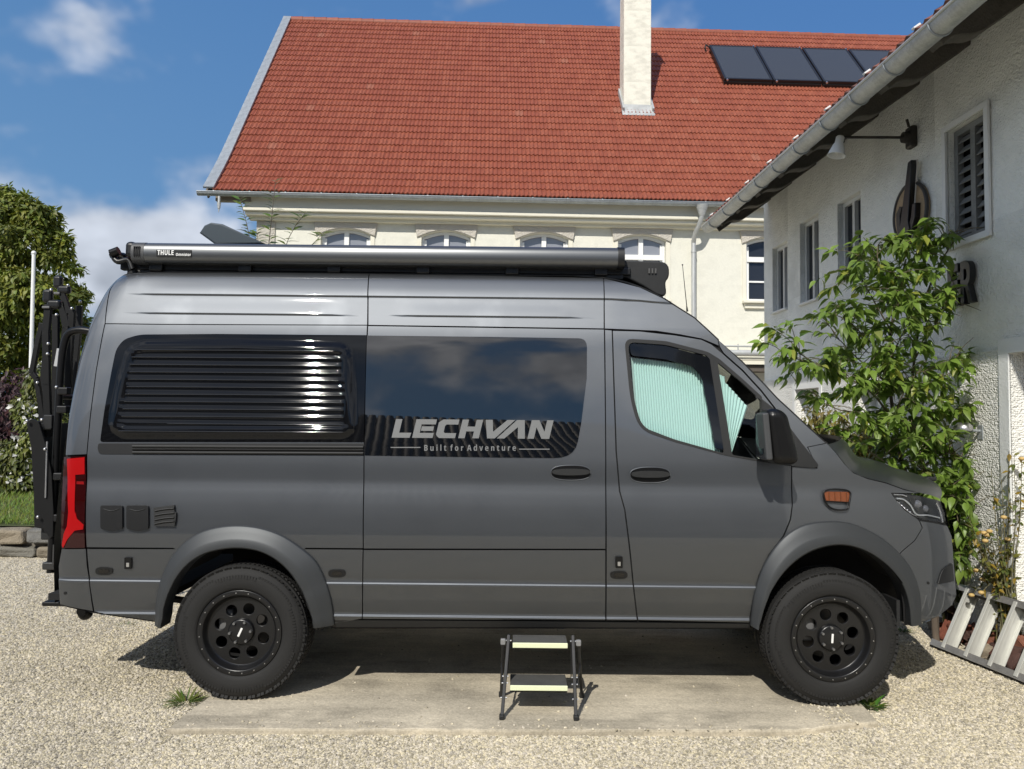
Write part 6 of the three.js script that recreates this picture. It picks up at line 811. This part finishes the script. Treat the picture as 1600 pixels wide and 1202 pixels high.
// ---- right: the young tree against the white wall
{
  const r = rng(71), z0 = -6.25, base = atZ(1462, 905, z0), t = thing('young_cherry_tree', 'young leafy tree with drooping bright green leaves against the white wall', 'tree', [base.x, 0, z0]);
  const P = (px, py, dz = 0) => atZ(px, py, z0 + dz);
  const br = [ // [points in the photograph with depth offset], radii, leaf clusters along it
    [[[1462, 905, 0], [1440, 790, 0], [1413, 735, 0], [1404, 690, 0.05], [1395, 640, 0.05], [1389, 580, 0.1], [1392, 520, 0.05], [1402, 460, 0], [1416, 405, 0]], 0.028, 0.006, 12],
    [[[1470, 905, -0.1], [1455, 800, -0.1], [1438, 700, -0.1], [1425, 620, -0.1], [1432, 540, -0.05], [1445, 470, 0], [1470, 410, 0], [1494, 372, 0.05]], 0.022, 0.005, 12],
    [[[1398, 660, 0.05], [1360, 612, 0.2], [1318, 588, 0.3], [1275, 570, 0.35], [1240, 560, 0.4], [1216, 556, 0.4]], 0.010, 0.003, 9], [[[1275, 570, 0.35], [1250, 552, 0.35], [1238, 546, 0.35]], 0.005, 0.002, 3],
    [[[1410, 725, 0], [1370, 690, 0.15], [1345, 650, 0.2], [1310, 640, 0.25], [1262, 618, 0.3]], 0.010, 0.003, 6], [[[1414, 740, 0], [1380, 720, 0.2], [1340, 695, 0.3], [1310, 680, 0.3]], 0.008, 0.003, 4],
    [[[1391, 560, 0.1], [1350, 525, 0.2], [1322, 500, 0.25], [1294, 488, 0.3]], 0.008, 0.003, 6], [[[1389, 600, 0.1], [1340, 560, -0.1], [1310, 530, -0.15], [1290, 520, -0.2]], 0.007, 0.003, 5],
    [[[1394, 520, 0.05], [1360, 460, 0.15], [1340, 420, 0.15], [1345, 390, 0.15]], 0.007, 0.003, 7], [[[1402, 470, 0], [1375, 420, 0], [1372, 385, 0], [1385, 368, 0]], 0.006, 0.003, 6],
    [[[1430, 560, -0.05], [1460, 510, 0.1], [1480, 470, 0.1], [1500, 448, 0.1]], 0.008, 0.003, 7], [[[1424, 640, -0.1], [1460, 600, 0.05], [1485, 570, 0.1], [1502, 550, 0.1]], 0.008, 0.003, 7],
    [[[1428, 680, -0.1], [1465, 650, 0.05], [1490, 640, 0.1], [1506, 650, 0.1]], 0.007, 0.003, 7], [[[1440, 730, -0.1], [1475, 710, 0.1], [1498, 712, 0.1], [1512, 730, 0.15]], 0.007, 0.003, 7], [[[1450, 780, 0], [1485, 760, 0.15], [1505, 770, 0.2], [1520, 800, 0.2]], 0.007, 0.003, 7],
    [[[1444, 790, 0], [1468, 775, 0.3], [1490, 790, 0.3], [1500, 830, 0.3]], 0.007, 0.003, 6], [[[1400, 640, 0.1], [1420, 600, 0.25], [1440, 580, 0.3], [1452, 590, 0.3]], 0.006, 0.003, 5], [[[1392, 560, 0.1], [1420, 500, 0.3], [1432, 470, 0.3]], 0.006, 0.003, 5], [[[1396, 610, 0.1], [1375, 600, 0.3], [1360, 580, 0.35], [1352, 570, 0.35]], 0.006, 0.003, 5], [[[1404, 690, 0.05], [1430, 670, 0.3], [1452, 660, 0.35]], 0.006, 0.003, 5], [[[1500, 380, 0.05], [1488, 365, 0.05], [1470, 372, 0.05]], 0.004, 0.002, 4], [[[1420, 420, 0], [1440, 390, 0.1], [1425, 372, 0.1]], 0.005, 0.002, 5], [[[1395, 500, 0.1], [1410, 450, 0.25], [1395, 420, 0.3]], 0.005, 0.002, 5], [[[1460, 850, 0], [1490, 850, 0.2], [1506, 880, 0.2]], 0.006, 0.003, 5], [[[1450, 760, 0.05], [1440, 720, 0.25], [1425, 700, 0.3]], 0.006, 0.003, 5]];
  const branches = [], trunks = [], all = [];
  br.forEach(([pl, a, b, n], bi) => {
    const p = pl.map(([x, y, d], i) => bi < 2 && i === 0 ? V(base.x + bi * 0.06, 0, z0 - bi * 0.1) : P(x, y, d)), g = branchTube(p, a, b, 7); (bi < 2 ? trunks : branches).push(g);
    const c = new THREE.CatmullRomCurve3(p, false, 'centripetal');
    n = Math.round(n * 2.7); for (let i = 0; i < n; i++) { const k = (bi < 2 ? 0.40 : 0.25) + (bi < 2 ? 0.6 : 0.75) * (i + 0.6 * r()) / n, q = c.getPointAt(Math.min(1, k)), tip = i === n - 1; const side = V((r() - 0.5) * 0.42, -0.1 + 0.3 * r(), (r() - 0.45) * 0.42), e = q.clone().add(tip ? V(0, 0, 0) : side); if (!tip) branches.push(branchTube([q, q.clone().lerp(e, 0.5).add(V(0, 0.02, 0)), e], 0.004, 0.002, 5));
      const m = 7 + Math.floor(r() * 7), tw = (tip ? c.getTangentAt(1) : side.clone().normalize()).add(V(0, -0.25, 0)), len = 0.08 + 0.12 * r(); for (let j = 0; j < m; j++) { const an = j * 2.4 + r() * 0.8, o = V(Math.cos(an), 0.3 * Math.sin(an * 1.7), Math.sin(an)), dir = o.clone().multiplyScalar(0.75).addScaledVector(tw, 0.45).add(V(0, 0.25 - 1.1 * r(), 0)), s = 0.06 + 0.07 * r(), young = r(), pos = e.clone().addScaledVector(tw, len * (j / m - 0.5)).addScaledVector(o, 0.015); if (pos.x + dir.x * 0.5 * s > (pos.y > 2.35 ? 0.578 : 0.6) * -pos.z) continue;  all.push([place(pos, dir, V(0, 1, 0.15).addScaledVector(o, 0.5).add(ball(r).multiplyScalar(0.7)), s), young, s, pos]); } } });
  wpart('trunk', merge(trunks), bark, t); wpart('branch', merge(branches), std(0.12, 0.10, 0.06, 0.85), t);
  const geos = [leafGeo(1, 0.52, 0.3, 0.35, 4), leafGeo(1, 0.46, 0.4, 0.55, 4), leafGeo(1, 0.58, 0.2, 0.2, 4)], mats = [leafM(0.165, 0.25, 0.045, 0.44, 0.42), leafM(0.225, 0.325, 0.055, 0.48, 0.45), leafM(0.10, 0.165, 0.034, 0.4, 0.4), leafM(0.27, 0.31, 0.08, 0.5, 0.5)];
  const inv = t.matrixWorld.clone().invert(), near = all.filter(([, , , p]) => p.z > z0 - 0.02).sort((a, b) => b[2] - a[2]).slice(0, 300), set = new Set(near), rest = [];
  near.forEach(([q, y], i) => { const m = part('leaf', geos[i % 3], mats[y > 0.94 ? 3 : y > 0.55 ? 1 : y > 0.25 ? 0 : 2], t); m.applyMatrix4(inv.clone().multiply(q)); });
  all.forEach((l) => { if (!set.has(l)) { const y = l[1], k = 0.7 + 0.7 * y; rest.push([l[0], [k * (y > 0.94 ? 1.4 : 1), k * 1.02, k * 0.9]]); } });
  leaves('leaves', geos[0], mats[0], rest, t); console.log('cherry leaves', all.length);
}
{ // low undergrowth at the foot of the wall, small-leaved shrub farther along, and a sparse rose with yellowing leaves
  const mk = (name, label, z, blobs, mat, size, seed, hue) => { const r = rng(seed), c = blobs.map(([px, py, R, n, dz = 0]) => { const p = atZ(px, py, z + dz), k = R / 1202 * -z; return [p, V(k, k, k * 0.7), n]; }); const b = c[0][0], t = thing(name, label, 'shrub', [b.x, 0, z]); wpart('stem', merge(c.slice(0, 5).map(([p]) => branchTube([V(b.x + 0.1 * (p.x - b.x), 0, z), V(lerp(b.x, p.x, 0.6), p.y * 0.55, z), p], 0.012, 0.004, 6))), bark, t); leaves('foliage', leafGeo(1, 0.48, 0.25, 0.35, 3), mat, fill(c, r, size, 0.8, hue), t); return [t, c]; };
  mk('dark_undergrowth', 'dark green leafy undergrowth squeezed between the van nose and the wall', -6.45, [[1475, 850, 38, 260], [1462, 790, 30, 160], [1500, 800, 30, 200], [1512, 850, 26, 170], [1490, 900, 30, 200], [1500, 750, 26, 160], [1510, 900, 20, 110]], leafM(0.06, 0.1, 0.02, 0.35), 0.10, 81, 0.3);
  mk('small_leaved_shrub', 'small-leaved yellowish shrub showing over the bonnet beside the lower window', -8.0, [[1300, 668, 26, 330], [1330, 690, 26, 330], [1275, 650, 18, 170], [1350, 700, 24, 260], [1285, 690, 24, 200], [1380, 715, 22, 200]], leafM(0.14, 0.16, 0.045, 0.4), 0.062, 83, 0.5);
  const r = rng(87), z = -5.75, b = atZ(1575, 930, z), t = thing('climbing_rose', 'sparse thorny rose with yellowing leaves at the right edge by the door', 'shrub', [b.x, 0, z]), S = [], L = [], F = [];
  for (let i = 0; i < 30; i++) { const px = 1515 + 95 * r(), top = 700 + 150 * r() + (px < 1545 ? 90 : 0), dz = (r() - 0.5) * 0.35, p = [V(b.x + (r() - 0.5) * 0.3, 0, z + dz * 0.4), atZ(lerp(1575, px, 0.45), 900, z + dz * 0.6), atZ(lerp(1575, px, 0.8), lerp(900, top, 0.5), z + dz), atZ(px + (r() - 0.5) * 14, top, z + dz)]; S.push(branchTube(p, 0.006, 0.002, 5)); const c = new THREE.CatmullRomCurve3(p); for (let j = 0; j < 26; j++) { const k = 0.25 + 0.75 * r(), q = c.getPointAt(k), y = r(); L.push([place(q, ball(r).add(V(0, -0.1, 0)), ball(r).add(V(0, 0.9, 0.4)), 0.03 + 0.035 * r()), y > 0.72 ? [2.3, 1.35, 0.6] : y > 0.4 ? [1.35, 1.15, 0.8] : [0.85, 0.95, 0.9]]); } if (r() < 0.4) F.push(p[3]); }
  wpart('stem', merge(S), std(0.13, 0.12, 0.06, 0.8), t); leaves('foliage', leafGeo(1, 0.55, 0.25, 0.25, 3), leafM(0.13, 0.15, 0.04, 0.4), L, t);
  for (const f of F) { const c = wpart('blossom', new THREE.IcosahedronGeometry(0.022, 1).scale(1, 0.7, 1).translate(f.x, f.y, f.z), leafM(0.7, 0.5, 0.2, 0.3), t); }
}
// ---- weeds by the wheels
{
  const weed = (name, label, px, py, n, len, w, spread, col, seed, h = 0) => { const b = atGround(px, py, h), r = rng(seed), t = thing(name, label, 'weed', [b.x, h, b.z]), L = []; for (let i = 0; i < n; i++) { const a = r() * 6.283, o = V(Math.cos(a), 0, Math.sin(a)), k = r(); L.push([place(V(b.x + o.x * spread * k, h - 0.004, b.z + o.z * spread * k * 0.7), o.clone().multiplyScalar(0.35 + 0.9 * r()).add(V(0, 0.9, 0)), V(0, 1, 0.2).addScaledVector(o, -0.8), len * (0.5 + 0.7 * r())), [0.7 + 0.6 * r(), 0.8 + 0.4 * r(), 0.8]]); } leaves('blades', leafGeo(1, w, 0.3, 0.55, 3), leafM(...col, 0.3), L, t); };
  weed('grass_tuft', 'ragged grass tuft between the gravel and slab corner at the rear wheel', 291, 1099, 110, 0.10, 0.09, 0.07, [0.11, 0.15, 0.035], 1);
  weed('dandelion_weed', 'broad-leaved weed growing against the front of the front tyre', 1356, 1106, 60, 0.085, 0.3, 0.06, [0.09, 0.15, 0.03], 2);
  weed('small_weed', 'small green weed in the gravel just behind the front bumper corner', 1411, 988, 34, 0.06, 0.3, 0.05, [0.08, 0.14, 0.03], 3);
  weed('sparse_weed', 'faint sparse weed in the gravel under the rear overhang of the van', 196, 977, 26, 0.045, 0.14, 0.07, [0.12, 0.15, 0.05], 4);
}
// ---------------------------------------------------------------- folding step in front of the sliding door
{
  const zf = atGround(785, 1124, SLAB).z, y0 = SLAB, P = (px, py, dz = 0) => atZ(px, py, zf + dz), t = thing('folding_step', 'black two-tread folding step with pale yellow nosings in front of the sliding door', 'step', [P(843, 1100).x, y0, zf - 0.15]);
  const bm = phys(0.014, 0.0145, 0.016, 0.42), pale = std(0.70, 0.74, 0.50, 0.55), treadM = std(0.075, 0.075, 0.072, 0.8, { bumpMap: fineTex, bumpScale: 0.002, map: noiseTex });
  const legs = [[P(784, 1124, 0), P(795, 992, -0.17)], [P(900, 1127, 0), P(895, 993, -0.17)]], back = [[P(783, 1086, -0.36), P(786, 1002, -0.13)], [P(909, 1090, -0.36), P(904, 1004, -0.13)]];
  for (const [a, b] of legs) wpart('front_leg', bar(V(a.x, y0, a.z), b, 0.02, 0.03, V(0, 0, 1), 0.004), bm, t);
  for (const [a, b] of back) wpart('rear_leg', bar(V(a.x, y0, a.z), b, 0.018, 0.028, V(0, 0, 1), 0.004), bm, t);
  for (const [a, b] of [...legs, ...back]) wpart('foot', rbox(0.03, 0.03, 0.04, a.x, y0 + 0.013, a.z, 0.008, 2), M.rubber, t);
  for (const s of [0, 1]) { const l = legs[s], bk = back[s], k = s ? 1 : -1; wpart('side_strut', bar(l[0].clone().lerp(l[1], 0.4).add(V(k * 0.012, 0, 0)), V(bk[0].x, y0, bk[0].z).lerp(bk[1], 0.62).add(V(k * 0.006, 0, 0)), 0.02, 0.008, V(1, 0, 0), 0.002), bm, t); wpart('side_strut', bar(l[0].clone().lerp(l[1], 0.9).add(V(-k * 0.012, 0, 0)), l[0].clone().lerp(l[1], 0.42).add(V(-k * 0.012, 0, -0.11)), 0.016, 0.006, V(1, 0, 0), 0.002), bm, t);
    for (const q of [0.25, 0.42, 0.5, 0.93]) { const c = l[0].clone().lerp(l[1], q); wpart('rivet', new THREE.CylinderGeometry(0.005, 0.005, 0.036, 8).rotateZ(Math.PI / 2).translate(c.x, c.y, c.z + 0.005), M.bolt, t); } const c = bk[1]; wpart('joint', merge([rbox(0.03, 0.035, 0.03, c.x, c.y - 0.003, c.z, 0.006)]), std(0.2, 0.2, 0.2, 0.4), t); }
  const tread = (xl, xr, pyF, dzF, depth) => { const a = P(xl, pyF, dzF), b = P(xr, pyF, dzF), w = b.x - a.x, cx = (a.x + b.x) / 2, y = a.y; wpart('tread', rbox(w, 0.026, depth, cx, y, a.z - depth / 2, 0.004), treadM, t); wpart('nosing', rbox(w, 0.03, 0.01, cx, y, a.z + 0.006, 0.004, 2), pale, t); wpart('tread_frame', merge([rbox(w, 0.02, 0.02, cx, y - 0.024, a.z - 0.03, 0.003), rbox(w, 0.02, 0.02, cx, y - 0.024, a.z - depth + 0.02, 0.003)]), bm, t); };
  tread(801, 887, 1008, -0.12, 0.17); tread(797, 887, 1074.5, -0.055, 0.20);
}
// ---------------------------------------------------------------- aluminium step ladder lying on its edge, rubble behind it
{
  const A0 = atGround(1463, 1013, 0.0), B0 = atGround(1600, 1069, 0.0), dir = B0.clone().sub(A0).normalize(), L = 2.6, lean = V(-dir.z, 0, dir.x).multiplyScalar(dir.z > 0 ? -1 : 1);
  let acr = null; for (let k = 0, lo = -0.8, hi = 0.8; k < 40; k++) { const m = (lo + hi) / 2; acr = atZ(1504, 917, A0.z + m).sub(A0); acr.dot(dir) > 0 ? hi = m : lo = m; } const H = acr.length(), up = acr.clone().normalize(), nrm = up.clone().cross(dir).normalize(); if (nrm.x > 0) nrm.negate();
  console.log('ladder', H.toFixed(2), up.toArray().map((v) => v.toFixed(2)), dir.toArray().map((v) => v.toFixed(2)));
  const t = thing('step_ladder', 'silver aluminium ladder with broad treads leaning on its edge at the wall', 'ladder', A0.toArray()), wt = 0.095;
  const at = (d, h, n) => A0.clone().addScaledVector(dir, d).addScaledVector(up, h).addScaledVector(nrm, n);
  const dull = std(0.40, 0.39, 0.375, 0.5, { metalness: 0.6, map: noiseTex, bumpMap: fineTex, bumpScale: 0.001 }), streak = tex(256, (u, v) => { const k = 0.78 + 0.5 * (fbm(u * 40, v * 3, 3, 0, 3) - 0.5) + 0.25 * (fbm(u * 6, v * 8, 3, 0, 8) - 0.5); return [k, k, k * 0.97]; }, true), treadM = std(0.78, 0.78, 0.75, 0.5, { metalness: 0.35, map: streak });
  for (const h of [0.012, H]) { wpart('rail', merge([bar(at(-0.02, h, 0), at(L, h, 0), wt, 0.012, up, 0.002), bar(at(-0.02, h + (h > 0.1 ? -0.018 : 0.018), wt / 2), at(L, h + (h > 0.1 ? -0.018 : 0.018), wt / 2), 0.006, 0.05, up, 0.001), bar(at(-0.02, h + (h > 0.1 ? -0.018 : 0.018), -wt / 2), at(L, h + (h > 0.1 ? -0.018 : 0.018), -wt / 2), 0.006, 0.05, up, 0.001)]), dull, t); }
  for (let i = 0; i < 11; i++) { const d = 0.10 + i * 0.225; wpart('tread', merge([bar(at(d, 0.02, 0.0), at(d, H - 0.008, 0.0), wt * 1.15, 0.006, dir, 0.002), bar(at(d + 0.014, 0.02, wt * 0.56), at(d + 0.014, H - 0.008, wt * 0.56), 0.006, 0.03, dir, 0.001), bar(at(d + 0.014, 0.02, -wt * 0.56), at(d + 0.014, H - 0.008, -wt * 0.56), 0.006, 0.03, dir, 0.001), ...[-0.3, -0.15, 0, 0.15, 0.3].map((k) => bar(at(d - 0.004, 0.02, wt * k), at(d - 0.004, H - 0.008, wt * k), 0.004, 0.003, dir, 0.0005))]), treadM, t); }
  for (let i = 0; i < 4; i++) { const c = at(0.3 + i * 0.5, H + 0.008, wt * 0.25); wpart('sticker', bar(c, c.clone().addScaledVector(dir, 0.06), 0.02, 0.002, up, 0.0005), std(0.6, 0.55, 0.5, 0.7), t); }
  // broken bricks and tiles heaped behind it
  const r = rng(91), mats = [[0.20, 0.06, 0.035], [0.14, 0.055, 0.04], [0.26, 0.10, 0.06], [0.36, 0.30, 0.22], [0.10, 0.05, 0.04]].map((c) => std(...c, 0.9, { map: noiseTex, bumpMap: plasterBump, bumpScale: 0.01 }));
  for (let i = 0; i < 46; i++) {
    const px = i < 12 ? 1452 + r() * 45 : 1490 + r() * 115, d = i < 12 ? 6.3 + r() * 0.35 : lerp(6.25, 5.35, (px - 1490) / 110) + r() * 0.3, x = (px - 800) / 1202 * d, y = 0.03 + (i % 3) * 0.055 * r() + 0.02 * r(), k = r() < 0.45;
    const g = k ? new THREE.CylinderGeometry(0.09, 0.09, 0.16 + 0.1 * r(), 10, 1, false, 0, 2.2) : new RoundedBoxGeometry(0.10 + 0.1 * r(), 0.045 + 0.03 * r(), 0.08 + 0.06 * r(), 2, 0.01), p = g.attributes.position; for (let j = 0; j < p.count; j++) { const q = 1 + 0.16 * (hash(Math.round(p.getX(j) * 200), Math.round(p.getY(j) * 200) * 3 + Math.round(p.getZ(j) * 200), i) - 0.5); p.setXYZ(j, p.getX(j) * q, p.getY(j) * q, p.getZ(j) * q); } g.computeVertexNormals();
    const m = part(k ? 'broken_tile' : 'broken_brick', g, mats[Math.floor(r() * 5)], scene); m.position.set(x, y, -d); m.rotation.set((r() - 0.5) * 1.4, r() * 6, (r() - 0.5) * 1.4); tag(m, k ? 'broken curved roof tile in the heap of rubble behind the aluminium ladder' : 'broken brick in the heap of rubble behind the aluminium ladder', k ? 'tile' : 'brick', k ? 'broken tiles in the rubble heap' : 'broken bricks in the rubble heap');
  }
}
renderer.render(scene, camera);
